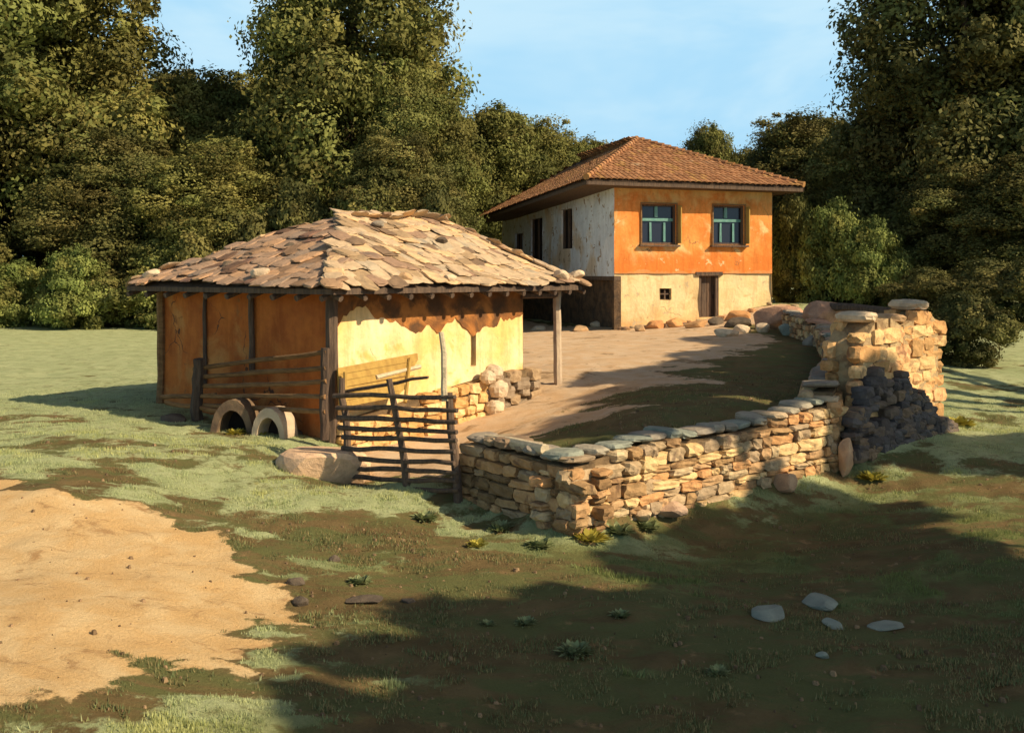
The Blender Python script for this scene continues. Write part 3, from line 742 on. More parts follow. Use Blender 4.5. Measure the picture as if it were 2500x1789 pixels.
mb = MB(); mb.tube([(door[0]+.62, .17, 1.05), (door[0]+.62, .17, 1.2)], .02, 6); mb.build('handle', M['dark'], dr)
mb = MB(); mb.box(((sw[0]+sw[1])/2, .24, (sw[2]+sw[3])/2), (.42, .04, .38)); q = mb.build('small_window', M['dark'], house)
mb = MB(); mb.box(((sw[0]+sw[1])/2, .14, (sw[2]+sw[3])/2), (.05, .05, .4)); mb.box(((sw[0]+sw[1])/2, .142, (sw[2]+sw[3])/2), (.4, .05, .05)); mb.build('bars', M['wood'], q)
# roof
E = ht+.02
a0 = np.array([-1.3, -.75, E]); a1 = np.array([7.05, -.75, E-.08]); a2 = np.array([7.05, 16.1, E]); a3 = np.array([-1.3, 16.1, E-.5])
q0 = np.array([2.85, 4.9, z_(5.35)]); q1 = np.array([2.85, 11.6, z_(5.3)])
mb = MB()
for pl in ([a0, a1, q0], [a3, a0, q0, q1], [a1, a2, q1, q0], [a2, a3, q1]): quadbox(mb, pl, (0, 0, -.06))
rf = mb.build('roof', M['wood'], house)
def tt(cx, cy):
    q = rnd.uniform(.75, 1.2); w = rnd.random()
    return (q*(1.15 if w > .9 else 1), q*(.95 if w < .9 else 1.2), q)
for pl in ([a0, a1, q0], [a3, a0, q0, q1], [a1, a2, q1, q0], [a2, a3, q1]):
    mb = MB(); cover_plane(mb, pl, 'tile', .34, .21, tt); mb.build('tile_covering', M['tile'], rf)
for (a, b) in ((a0, q0), (a1, q0), (q0, q1)):
    mb = MB(); nn = int(np.linalg.norm(b-a)/.32)
    for i in range(nn):
        p = a+(b-a)*(i/nn); p2 = a+(b-a)*(min(i+1.15, nn)/nn); mb.tube([p+np.array([0, 0, .09]), p2+np.array([0, 0, .06])], [.12, .09], 8, tint=tt(0, 0))
    mb.build('ridge_tiles', M['tile'], rf)
mb = MB()
for (a, b) in ((a0, a1), (a3, a0), (a1, a2)):
    dd = (b-a)/np.linalg.norm(b-a); nn = np.array([dd[1], -dd[0], 0])*.0
    quadbox(mb, [a, b, b+np.array([0, 0, -.17]), a+np.array([0, 0, -.17])], np.cross(dd, [0, 0, 1])*-.05)
mb.build('fascia', M['wood'], house)
mb = MB(); quadbox(mb, [a0+[.06, .06, -.13], a1+[-.06, .06, -.11], a2+[-.06, -.06, -.13], a3+[.06, -.06, -.13]], (0, 0, -.04)); mb.build('soffit', M['wood'], house)

# ------------------------------------------------------------------ GATE
gl = P(346, 486, 12.3); gr = P(459, 503, 11.15)
gate = thing('stick_gate', 'tall rough gate of dark horizontal sticks between the barn corner and stone wall', 'gate', tuple(gl))
def G(u, v):
    k = (u-346)/(459-346); Yk = 12.3*(1-k)+11.15*k
    return P(u, v, Yk)-gl
def stick(p, q, r, off=0, n=6, m='wood', name='rail', par=gate, sg=.016):
    p = np.array(p, float); q = np.array(q, float); pts = []
    nn = np.array([-.69, -.72, 0])*off
    for i in range(n+1):
        k = i/n; pts.append(p*(1-k)+q*k+nn+np.array([rnd.uniform(-sg, sg), rnd.uniform(-sg, sg), rnd.uniform(-sg, sg)]))
    mb = MB(); mb.tube(pts, [r*(1.1-.25*i/n) for i in range(n+1)], 7, rough=.12); return mb.build(name, M[m], par)
stick(G(351, 490), G(341, 378), .045, .0, name='upright')
stick(G(415, 503), G(393, 378), .045, .06, name='upright')
stick(G(459, 506), G(448, 392), .05, .0, name='upright')
stick(G(449, 400), G(445, 331), .036, .05, name='upright', m='pale')
for (a, b) in (((338, 394), (460, 397)), ((340, 406), (461, 409)), ((342, 416), (461, 421)), ((344, 427), (460, 431)), ((346, 437), (460, 440)), ((347, 447), (459, 450)), ((349, 457), (458, 461)),
               ((350, 467), (461, 471)), ((350, 476), (460, 480)), ((352, 485), (462, 490))):
    stick(G(*a), G(*b), .030, .06 if rnd.random() > .3 else -.05)
stick(G(336, 392), G(420, 377), .022, -.1)
# leaning ochre hurdle on the yellow wall
hur = thing('board_hurdle', 'ochre board hurdle leaning against the yellow barn wall behind the gate', 'hurdle', bw(.1, -.35, -2.5))
hm = MB()
def BWp(u, v, off):   # point on plane parallel to yellow wall at distance off
    k = (u-512)/F
    # find t: (-2.46+.604t+.797o) = k (13.6+.797t-.604o)
    t_ = (k*(13.6-.604*off)+2.46-.797*off)/(.604-.797*k)
    Yk = 13.6+.797*t_-.604*off
    return np.array([k*Yk, Yk, -(v-V0)/F*Yk])
ho = np.array(bw(.1, -.35, -2.5))
rows = 6
for i in range(rows):
    k0 = i/rows; k1 = (i+.93)/rows
    l0 = np.array([338+2*k0, 368+40*k0]); l1 = np.array([338+2*k1, 368+40*k1])
    r0_ = np.array([418-14*k0+rnd.uniform(-6, 6), 353+44*k0]); r1_ = np.array([416-14*k1+rnd.uniform(-6, 6), 353+44*k1])
    o1 = .18+.2*k0; o2 = .18+.2*k1
    pts = [BWp(*l0, o1)-ho, BWp(*l1, o2)-ho, BWp(*r1_, o2)-ho, BWp(*r0_, o1)-ho]
    mb = MB(); quadbox(mb, pts, (-.02, .016, 0)); mb.build('board', M['ochre'], hur)
mb = MB(); mb.tube([BWp(376, 377, .26)-ho, BWp(420, 366, .22)-ho], .035, 6); mb.build('board', M['pale'], hur)
mb = MB(); mb.tube([BWp(345, 402, .42)-ho, BWp(345, 372, .3)-ho], .03, 6); mb.build('stake', M['ochre'], hur)
mb = MB(); mb.tube([BWp(405, 402, .42)-ho, BWp(410, 358, .22)-ho], .03, 6); mb.build('stake', M['ochre'], hur)
# ------------------------------------------------------------------ rail fence before mud wall
def LWp(u, v, off):
    k = (u-512)/F   # left face: (-2.46-.797s-.604o, 13.6+.604s-.797o)
    s_ = (-2.46-.604*off-k*(13.6-.797*off))/(.797+.604*k)
    Yk = 13.6+.604*s_-.797*off
    return np.array([k*Yk, Yk, -(v-V0)/F*Yk])
fo = LWp(197, 414, .55)
rf_ = thing('rail_fence', 'brown split rail fence standing before the shaded mud wall of the barn', 'fence', tuple(fo))
def fs_(a, b, r, nm='rail', m='rail'):
    k = 6; pa = LWp(*a)-fo; pb = LWp(*b)-fo
    pts = [pa*(1-i/k)+pb*i/k+np.array([rnd.uniform(-.01, .01)]*3)*(1, 1, 1) for i in range(k+1)]
    mb = MB(); mb.tube(pts, r, 7, rough=.15, tint=rnd.choice([(1, 1, 1), (.8, .8, .8), (1.25, 1.15, 1)])); mb.build(nm, M[m], rf_)
fs_((197, 420, .55), (199, 358, .55), .085, 'fence_post', 'wood')
fs_((324, 440, .4), (325, 348, .4), .06, 'fence_post', 'wood')
for (a, b) in (((195, 368, .5), (326, 352, .42)), ((195, 377, .5), (326, 367, .42)), ((195, 386, .5), (326, 381, .42)), ((195, 395, .5), (326, 396, .42)), ((163, 396, .6), (215, 395, .5)), ((166, 402, .62), (222, 411, .5)), ((200, 405, .5), (326, 411, .42))):
    fs_(a, b, .035)
# ------------------------------------------------------------------ pipe rings
def ring(label, u, v, Ydepth, rad, thick, leng, rz, m, arch=1.25, tilt=0.0):
    p = P(u, v, Ydepth); p[2] = g1(p[0], p[1])-.04
    root = thing('pipe_ring', label, 'pipe ring', tuple(p), rz)
    mb = MB(); n = 28; prof = []
    def rr(k, r, y): # arch profile
        th = math.pi*(-.12+1.24*k/n); return (math.cos(th)*r*rnd.uniform(.985, 1.015), y, math.sin(th)*r*arch*rnd.uniform(.985, 1.015)+.02)
    for k in range(n+1):
        prof += [rr(k, rad, -leng/2), rr(k, rad*.97, leng/2), rr(k, rad-thick, leng/2), rr(k, rad-thick, -leng/2)]
    fs = []
    for k in range(n):
        for j in range(4): fs.append((k*4+j, k*4+(j+1) % 4, (k+1)*4+(j+1) % 4, (k+1)*4+j))
    fs += [(0, 1, 2, 3), (n*4+3, n*4+2, n*4+1, n*4)]
    mb.add(prof, fs); mb.build('shell', M[m], root)
    mb = MB(); q = [rr(k, rad-thick-.01, leng/2-.08) for k in range(n+1)]
    mb.add(q, [tuple(range(n+1))]); mb.build('back_plate', M['dark'], root)
    return root
ring('dark clay pipe ring half buried by the rail fence, left of the pale one', 238, 424, 13.9, .31, .09, .42, -.15, 'pipe_dark', 1.62)
ring('pale concrete pipe ring half buried below the rail fence, nearer the barn corner', 275, 424, 13.6, .265, .08, .34, -.35, 'concrete', 1.65)
rock('rock', 'small grey blue rock lying between the two pipe rings', 252, 426, .26, .24, GREY)
rock('rock', 'small round grey stone right of the pale pipe ring', 299, 421, .16, .16, (.9, .9, .95))
rock('rock', 'dark flat stone on the grass left of the pipe rings', 172, 422, .5, .16, DARK)
rock('rock', 'dark flat stone below the pale pipe ring', 292, 433, .5, .10, DARK)
rock('boulder', 'big smooth sand coloured boulder bank left of the gate foot', 316, 470, 1.45, .66, (1.6, 1.3, 1.08), sink=.45, d=1.1, rz=-.75, planes=9, flat=2.6, cat='boulder')

# plank on wall, beam etc
mb = MB(); a = P(480, 438, 11.35); b = P(545, 451, 10.25)
b = P(545, 449, 10.35); org = a.copy()
mb.tube([a-org, (a+b)/2-org+[0, 0, .01], b-org], [.055, .065, .06], 9, rough=.04)
tag(mb.build('log', M['pale'], None), 'pale stripped log lying along the top of the shaded stone wall', 'log').location = org
a = P(811, 306, 27); b = P(895, 312, 24.5)
mb = MB(); mb.tube([a*0, (b-a)/2+[0, 0, .05], b-a], [.12, .11, .10], 8, rough=.06)
tag(mb.build('beam', M['wood'], None), 'long dark timber beam resting on the ruined wall behind the pillar', 'beam').location = a
gpos = hitp(600, 382)
# rocks round the yard & house
rock('boulder', 'large dusty pink boulder right of the house corner', 785, 322, 1.7, .85, PINK, pos=tuple(P(783, 329, 30.5)), sink=.15, d=1.2, rz=.1, cat='boulder', flat=4)
rock('boulder', 'dusty pink block under the timber beam behind the wall', 820, 318, 1.2, .75, PINK, pos=tuple(P(825, 326, 26.5)), sink=.1, rz=.2, cat='boulder', flat=4)
for (u, v, w, h, c, lb) in ((742, 332, .55, .38, PALE, 'pale rounded rock in the rubble right of the house door, larger of the two'),
                            (727, 336, .75, .28, PALE, 'pale flat rock low in the rubble in front of the pink boulder'),
                            (763, 332, .42, .38, PALE, 'pale round rock beside the bluish rock at the yard edge'),
                            (789, 335, .62, .45, BLUE, 'bluish rock at the back of the yard before the pink boulder'),
                            (812, 345, .6, .35, GREY, 'grey rock leaning against the crumbling back wall'),
                            (832, 336, .5, .4, TAN, 'tan rock on the inner side of the crumbling back wall'),
                            (598, 326, .75, .28, PALE, 'pale flat rock beside the dark undercroft at the house corner'),
                            (580, 330, .7, .25, TAN, 'tan flat rock right of the porch post in the yard'),
                            (538, 330, .8, .25, PALE, 'pale flat rock seen through the porch'),
                            (640, 331, .5, .3, TAN, 'tan rock at the foot of the cream house wall'),
                            (655, 328, .7, .42, (1.3, .75, .4), 'orange brown rubble stone before the small house window'),
                            (676, 326, .9, .4, (1.3, .8, .42), 'orange brown rubble stone left of the house door'),
                            (696, 327, .8, .3, (1.25, .85, .5), 'orange brown flat stone at the house doorstep'),
                            (737, 319, .9, .4, (1.2, .75, .4), 'orange brown stone heap against the house right of the door'),
                            (716, 324, .7, .35, DARK, 'dark stone right of the house doorstep'),
                            (738, 326, .9, .4, DARK, 'dark brown stone below the pink boulder')):
    rock('rock', lb, u, v, w, h, c, sink=.25)
# scatter rubble against front of the house
# added upright stone for the lit wall end, & stones at the wall foot
rock('standing_stone', 'small upright pinkish stone at the end of the sunlit wall', 846, 477, .24, .55, (1.25, .95, .75), sink=.08, d=.2, rz=.3, cat='standing stone', flat=3)
for (u, v, w, h, c, lb) in ((785, 487, .42, .26, (1.2, .9, .7), 'pinkish stone fallen at the foot of the sunlit wall'),
                            (668, 516, .5, .16, (1.15, .95, .85), 'flat lilac stone at the foot of the sunlit wall'),
                            (640, 524, .34, .14, (1.25, 1.1, .9), 'small pale stone at the wall foot near the corner'),
                            (768, 617, .34, .09, BLUE, 'flat slate blue stone in the shaded foreground, left of its neighbour'),
                            (822, 607, .42, .09, BLUE, 'long slate blue stone in the shaded foreground'),
                            (833, 629, .18, .07, BLUE, 'small slate blue stone below the long one in the foreground shade'),
                            (886, 628, .30, .05, BLUE, 'thin slate blue stone at the right of the foreground shade'),
                            (823, 661, .10, .05, BLUE, 'tiny slate blue pebble nearest the bottom right'),
                            (296, 587, .16, .08, DARK, 'dark clod of earth in the brown foreground, upper of a pair'),
                            (302, 604, .17, .08, DARK, 'dark clod of earth in the brown foreground, lower of a pair'),
                            (334, 564, .12, .08, DARK, 'small dark clod on the brown soil below the gate'),
                            (362, 602, .34, .05, DARK, 'long dark clod on the brown soil in mid foreground'),
                            (409, 603, .12, .06, DARK, 'small dark clod right of the long clod')):
    rock('rock' if 'clod' not in lb else 'clod', lb, u, v, w, h, c, sink=.25)

# rubble at the house foot
me_r = None
for i in range(34):
    x = rnd.uniform(-.2, 6.6); y = -rnd.uniform(.15, 1.6); c_, s_ = math.cos(math.atan2(.259, .966)), math.sin(math.atan2(.259, .966))
    wx = 3.59+x*c_-y*s_; wy = 35+x*s_+y*c_; q = rnd.uniform(.14, .36)
    mb = MB(); mb.stone((0, 0, 0), (q, q*.8, q*.55), Matrix.Rotation(rnd.uniform(0, 3), 3, 'Z'), rnd.choice([(1.2, .8, .5), (1.1, .75, .45), (.6, .45, .35), (1, .9, .7)]), .14, 3)
    tag(mb.build('rubble_stone', M['rock'], None), 'small piece of rubble scattered along the foot of the cream house wall', 'stone', 'rubble along the house front').location = (wx, wy, g1(wx, wy)+q*.12)
N2 = 30000; px_ = (rs.rand(N2)-.5)*16; py_ = 5+14*rs.rand(N2)
g_, p_, y_ = masks(px_, py_)
kp = (g_ < .35) & (rs.rand(N2) < np.where(p_ > .5, .04, .22)) & (y_ < .4)
mb = MB()
zz = gz(px_[kp], py_[kp])
for x, y, z in zip(px_[kp], py_[kp], zz):
    q = .006+.022*rnd.random()**3; h = q*.7; k = rnd.uniform(.5, 1.3)
    c = [(rnd.uniform(.7, 1.2)*q*math.cos(a), rnd.uniform(.7, 1.2)*q*math.sin(a)) for a in (0, 1.25, 2.5, 3.8, 5)]
    mb.add([(x+a, y+b, z-.01) for a, b in c]+[(x+a*.6, y+b*.6, z+h) for a, b in c], [(0, 1, 6, 5), (1, 2, 7, 6), (2, 3, 8, 7), (3, 4, 9, 8), (4, 0, 5, 9), (5, 6, 7, 8, 9)], (k*.55, k*.44, k*.32))
tag(mb.build('pebbles', M['rock']), 'fine pebbles and crumbs of earth on the bare soil and track', 'gravel', kind='stuff')

# ------------------------------------------------------------------ foliage
def leaves_np(centers, radii, per, leaf, seed, flat=1.0, tone=.4):
    r = np.random.RandomState(seed); n = len(centers)
    cnt = np.maximum((per*(radii/radii.max())**1.6*1.25).astype(int), 12); idx = np.repeat(np.arange(n), cnt); N_ = len(idx)
    d = r.normal(size=(N_, 3)); d /= np.linalg.norm(d, axis=1)[:, None]
    ph = r.rand(n, 3)*6.28; ph = ph[idx]
    lump = 1+.26*np.sin(4.5*d[:, 0]+ph[:, 0])+.22*np.sin(6*d[:, 1]+ph[:, 1])*np.cos(5*d[:, 0]+ph[:, 2])+.2*np.sin(5*d[:, 2]+ph[:, 2])
    rad = radii[idx]*(.62+.42*r.rand(N_)+.35*(r.rand(N_)**8))*lump
    pos = centers[idx]+d*rad[:, None]*np.array([1, 1, .8])
    nr = d+r.normal(size=(N_, 3))*.45+np.array([0, 0, .15]); nr /= np.linalg.norm(nr, axis=1)[:, None]
    t = np.cross(nr, r.normal(size=(N_, 3))); t /= np.linalg.norm(t, axis=1)[:, None]; b = np.cross(nr, t)
    L = leaf*(.6+.8*r.rand(N_))[:, None]
    V = np.stack([pos-t*L*.6, pos+b*L*.33, pos+t*L*.6, pos-b*L*.33], 1)
    bt = (1+tone*(r.rand(n)*2-1))[idx]; lt = .8+.4*r.rand(N_)
    warm = 1+.12*(r.rand(n)*2-1)[idx]
    T = np.stack([bt*lt*warm, bt*lt, bt*lt*.95], 1)
    return V.reshape(-1, 3), np.arange(N_*4).reshape(-1, 4), T
def crown_data(seed, nb=55, per=300, leaf=.075, shape=(1, 1, 1)):
    """unit crown: radius ~1 in xy, z from 0 to 1 (height)"""
    r = np.random.RandomState(seed); cs = []; rr = []
    for i in range(nb):
        z = r.rand()**.9; prof = (max(0, 1-abs(2*z-.85)**3.2)**.5)*.80 if z < .93 else .35
        a = r.rand()*6.28; q = prof*(.35+.65*math.sqrt(r.rand()))
        cs.append((math.cos(a)*q, math.sin(a)*q, z*.9+.04)); rr.append(r.uniform(.16, .30))
    for i in range(int(nb*1.6)):
        j = r.randint(nb); d = r.normal(size=3); d /= np.linalg.norm(d)
        cs.append(tuple(np.array(cs[j])+d*rr[j]*.9*np.array([1, 1, .5]))); rr.append(r.uniform(.05, .12))
    for z in np.linspace(.45, .99, 9):
        cs.append((r.uniform(-.12, .12), r.uniform(-.12, .12), z)); rr.append(r.uniform(.2, .3))
    return np.array(cs), np.array(rr)
CR = {}
def crown_mesh(key, seed, nb, per, leaf, asp, m):
    cs, rr = crown_data(seed, nb); cs = cs*np.array([1, 1, asp])
    V_, F_, T_ = leaves_np(cs, rr, per, leaf, seed)
    o = npmesh('crown', V_, F_, T_, m); me = o.data; bpy.data.objects.remove(o); CR[key] = (me, asp); return me
crown_mesh('a', 1, 125, 1150, .031, 3.0, M['leaf']); crown_mesh('b', 2, 130, 1150, .031, 3.2, M['leaf']); crown_mesh('c', 3, 95, 1000, .036, 2.6, M['leaf'])
crown_mesh('d', 4, 125, 1150, .031, 2.9, M['leafd']); crown_mesh('s', 5, 46, 900, .047, 1.55, M['leaf']); crown_mesh('l', 6, 46, 900, .047, 1.55, M['leafl']); crown_mesh('sd', 8, 46, 900, .047, 1.55, M['leafd'])
def trunk_mesh(seed):
    rnd.seed(seed); mb = MB()
    mb.tube([(0, 0, -.05), (.02, .01, .25), (-.02, .02, .5), (.03, 0, .8)], [.055, .042, .034, .015], 9, rough=.08)
    for k in range(7):
        a = rnd.uniform(0, 6.28); z = rnd.uniform(.22, .6); l = rnd.uniform(.18, .32)
        mb.tube([(0, 0, z), (math.cos(a)*l*.5, math.sin(a)*l*.5, z+l*.45), (math.cos(a)*l, math.sin(a)*l, z+l)], [.02, .013, .005], 6)
    o = mb.build('trunk', M['bark'], None, True); me = o.data; bpy.data.objects.remove(o); return me
TR = [trunk_mesh(s) for s in (21, 22, 23)]
rnd.seed(99)
def tree(name, label, u, Y, vtop, Rm, key, x=None, low=.06, cat='tree', group=None, rz=None, base=None, trunk=True):
    x = (u-512)/F*Y if x is None else x; gzb = g1(x, Y) if base is None else base
    topz = -(vtop-V0)/F*Y; H = topz-gzb
    root = thing(name, label, cat, (x, Y, gzb), rz if rz is not None else rnd.uniform(0, 6.28), group)
    me, asp = CR[key]
    o = bpy.data.objects.new('crown' if trunk else 'foliage', me); C.objects.link(o); o.parent = root
    o.location = (0, 0, H*low); o.scale = (Rm, Rm, H*(1-low)/asp*.97)
    if trunk:
        t = bpy.data.objects.new('trunk', rnd.choice(TR)); C.objects.link(t); t.parent = root; t.scale = (H*.6, H*.6, H*.9)
    return root
G1 = 'tall broadleaf trees of the wood behind the barn'
tree('broadleaf_tree', 'very tall olive tree left of the round sky gap at the left picture edge', 35, 46, -150, 7.0, 'a', group=G1, rz=.4)
tree('broadleaf_tree', 'very tall broad olive tree towering behind the barn, right of the round sky gap', 352, 47, -150, 6.0, 'b', group=G1, rz=1.2)
tree('broadleaf_tree', 'very tall olive tree filling the dark corner at the left of the wood', -45, 44, -20, 5.5, 'd', group=G1)
tree('broadleaf_tree', 'medium tree under the round sky gap between the two tallest trees', 205, 50, 76, 4.4, 'c', group=G1)
tree('broadleaf_tree', 'crown at the left flank of the tallest tree behind the barn', 290, 45, 95, 3.8, 'c', group=G1)
tree('broadleaf_tree', 'tree with a ragged top right of the tallest tree behind the barn', 420, 44, 70, 3.3, 'a', group=G1)
tree('broadleaf_tree', 'round topped tree in the dip between the tallest tree and the house roof', 497, 56, 108, 3.9, 'c', group=G1)
tree('broadleaf_tree', 'tree rising beside the left end of the house roof', 545, 60, 120, 3.9, 'b', group=G1)
tree('broadleaf_tree', 'low tree whose top shows just above the house roof left slope', 588, 60, 140, 3.2, 'c', group=G1)
tree('broadleaf_tree', 'dark mid height tree standing above the meadow at the left of the barn', 118, 43, 130, 4.0, 'd', group=G1)
tree('broadleaf_tree', 'mid height olive tree directly behind the left end of the barn roof', 215, 42, 140, 3.7, 'a', group=G1)
tree('broadleaf_tree', 'bushy tree behind the barn ridge, left of the house', 400, 40, 135, 3.2, 'd', group=G1)
tree('broadleaf_tree', 'bushy tree tucked behind the house eave left end', 478, 57, 175, 3.6, 'a', group=G1)
for i, (u, Y, vt) in enumerate([(-90, 56, 20), (0, 58, 10), (100, 58, 60), (170, 60, 70), (245, 60, 76), (320, 58, 40), (400, 60, 60), (460, 62, 115), (520, 64, 125), (575, 68, 150), (630, 72, 170)]):
    tree('broadleaf_tree', 'olive tree crowded in the back row of the wood behind the barn', u, Y, vt, 4.8, 'abcd'[i % 4], group='back row trees of the wood')
US = 'undergrowth shrubs along the foot of the wood'
for i, (u, Y, vt, key, lb) in enumerate([(20, 40, 262, 'l', 'light green shrub at the far left edge of the meadow'), (75, 39, 250, 'l', 'light green shrub left of the dark hollow above the meadow'),
                                         (130, 41, 262, 'sd', 'dark shrub in the hollow above the meadow'), (165, 40, 240, 's', 'shrub behind the left tip of the barn roof'),
                                         (-30, 40, 230, 's', 'shrub cut by the left picture edge'), (225, 40, 215, 'sd', 'dark shrub behind the low end of the barn roof'),
                                         (300, 40, 190, 'sd', 'dark shrub above the barn roof hip'), (370, 39, 185, 's', 'shrub just above the barn ridge'), (436, 37, 200, 'sd', 'dark shrub right of the barn ridge'), (500, 60, 215, 'sd', 'dark shrub at the far end of the house')]):
    tree('shrub', lb, u, Y, vt, (1.7 if u == 436 else 2.6) if key != 'l' else 1.8, key, low=-.05, cat='shrub', group=US, trunk=False)
# right side
G2 = 'trees on the right behind the house and pillar'
tree('broadleaf_tree', 'small tree peeping over the right slope of the house roof', 708, 60, 126, 2.6, 'c', group=G2)
tree('broadleaf_tree', 'low treetop right of the small tree behind the house roof', 748, 58, 150, 2.6, 'c', group=G2)
tree('broadleaf_tree', 'round dark topped tree between the house and the big right tree', 805, 52, 114, 4.4, 'd', group=G2)
tree('broadleaf_tree', 'huge dark tree rising out of the picture at the right edge', 972, 41, -150, 5.8, 'd', group=G2, rz=2.0)
tree('broadleaf_tree', 'tall tree leaning into the right picture border beside the huge dark tree', 1065, 40, -120, 5.4, 'a', group=G2)
tree('broadleaf_tree', 'mid height olive tree under the left flank of the huge dark tree', 895, 45, 95, 3.9, 'a', group=G2, rz=.3)
tree('broadleaf_tree', 'bushy tree in front of the huge dark tree trunk', 960, 37.5, 160, 3.0, 'd', group=G2)
tree('broadleaf_tree', 'bushy dark tree at the right edge above the lit grass', 1040, 35.5, 150, 3.3, 'd', group=G2)
for i, (u, Y, vt) in enumerate([(690, 75, 165), (760, 74, 150), (840, 66, 120), (920, 64, 70), (1010, 62, 30), (1110, 58, 0)]):
    tree('broadleaf_tree', 'olive tree in the back row of the right hand wood', u, Y, vt, 5.0, 'dabc'[i % 4], group='back row trees of the right hand wood')
for (u, Y, vt, R_, key, lb) in [(797, 39.5, 196, 1.4, 's', 'green shrub close beside the right wall of the house'), (835, 37.5, 205, 1.5, 'l', 'bright leafy shrub right of the house under the eave tip'),
                                (872, 36.5, 222, 1.5, 'l', 'bright green shrub halfway between house and pillar'), (900, 38, 245, 1.5, 's', 'low shrub behind the timber beam'),
                                (800, 38.8, 262, 1.1, 'sd', 'dark low bush at the house right foot'), (850, 38, 264, 1.5, 'sd', 'dark low bush above the timber beam'), (925, 33, 270, 1.4, 'sd', 'dark low bush directly behind the pillar top'),
                                (985, 31, 262, 1.8, 'sd', 'dark bush right of the pillar'), (1035, 29, 262, 1.8, 'sd', 'dark bush at the right picture edge'), (962, 22, 296, 1.15, 'sd', 'small dark bush close behind the pillar on its right')]:
    tree('shrub', lb, u, Y, vt, R_, key, low=-.05, cat='shrub', group='shrubs on the right behind the yard', trunk=False)

# ---- small leafy plants
def plant(label, u, v, s, key, cat='plant', sq=.7):
    p = hitp(u, v); o = bpy.data.objects.new('leafy_plant', CR2[key]); C.objects.link(o)
    o.location = (p[0], p[1], p[2]-.02*s); o.scale = (s, s, s*sq); o.rotation_euler = (0, 0, rnd.uniform(0, 6.28))
    tag(o, label, cat, 'small leafy plants in the grass')
CR2 = {}
M['yel'] = leafmat('leaf_yellow', (.42, .36, .06), (.36, .33, .07)); M['sage'] = leafmat('leaf_sage', (.30, .33, .16), (.24, .29, .13))
for key, sd_, m in (('y', 31, M['yel']), ('g', 32, M['sage'])):
    r = np.random.RandomState(sd_); V_ = []; F_ = []; 
    for k in range(150):
        a = r.rand()*6.28; el = r.uniform(.15, 1.3); l = r.uniform(.5, 1.0); w = l*.16
        base = np.array([math.cos(a), math.sin(a), 0])*r.uniform(0, .35)
        d_ = np.array([math.cos(a)*math.cos(el), math.sin(a)*math.cos(el), math.sin(el)]); s_ = np.array([-math.sin(a), math.cos(a), 0])
        tip = base+d_*l*np.array([1, 1, .9]); mid_ = base+d_*l*.55+np.array([0, 0, .08])
        V_ += [base, mid_+s_*w, tip, mid_-s_*w]
    V_ = np.array(V_); F_ = np.arange(len(V_)).reshape(-1, 4); T_ = np.repeat(r.uniform(.7, 1.25, (len(F_), 1)), 3, 1)
    o = npmesh('leafy_plant', V_, F_, T_, m); CR2[key] = o.data; bpy.data.objects.remove(o)
for (lb, u, v, s, k) in (('yellow green clump at the near corner foot of the stone wall', 588, 541, .22, 'y'), ('sage clump right of the wall corner foot', 618, 533, .2, 'g'), ('sage clump farther along the sunlit wall foot', 648, 530, .16, 'g'),
                         ('yellow flowering clump in the grass left of the wall corner', 478, 548, .13, 'y'), ('sage clump below the gate middle stick', 425, 520, .16, 'g'), ('sage clump left of the wall corner in the grass strip', 540, 548, .16, 'g'),
                         ('broad pale leaves in the mid foreground soil', 574, 655, .14, 'g'), ('small pale leaves above the broad leaved plant', 620, 616, .09, 'g'), ('small pale leaves on the brown soil left of centre', 525, 627, .10, 'g'),
                         ('tiny pale leaves on the brown soil beside the small leaves', 488, 627, .07, 'g'), ('yellow grass clump on the lit strip below the standing stone', 872, 482, .2, 'y'),
                         ('yellow flowers in front of the pipe rings', 236, 434, .16, 'y'), ('yellow patch right below the pale pipe ring', 262, 436, .12, 'y'), ('sage clump alone in the brown soil left of centre', 360, 583, .12, 'g'),
                         ('pale leaves near the bottom edge in the shade', 718, 677, .09, 'g'), ('sage clump below the shaded wall', 500, 530, .16, 'g'), ('yellow clump by the lit grass right of the pillar', 960, 425, .25, 'y')):
    plant(lb, u, v, s, k)

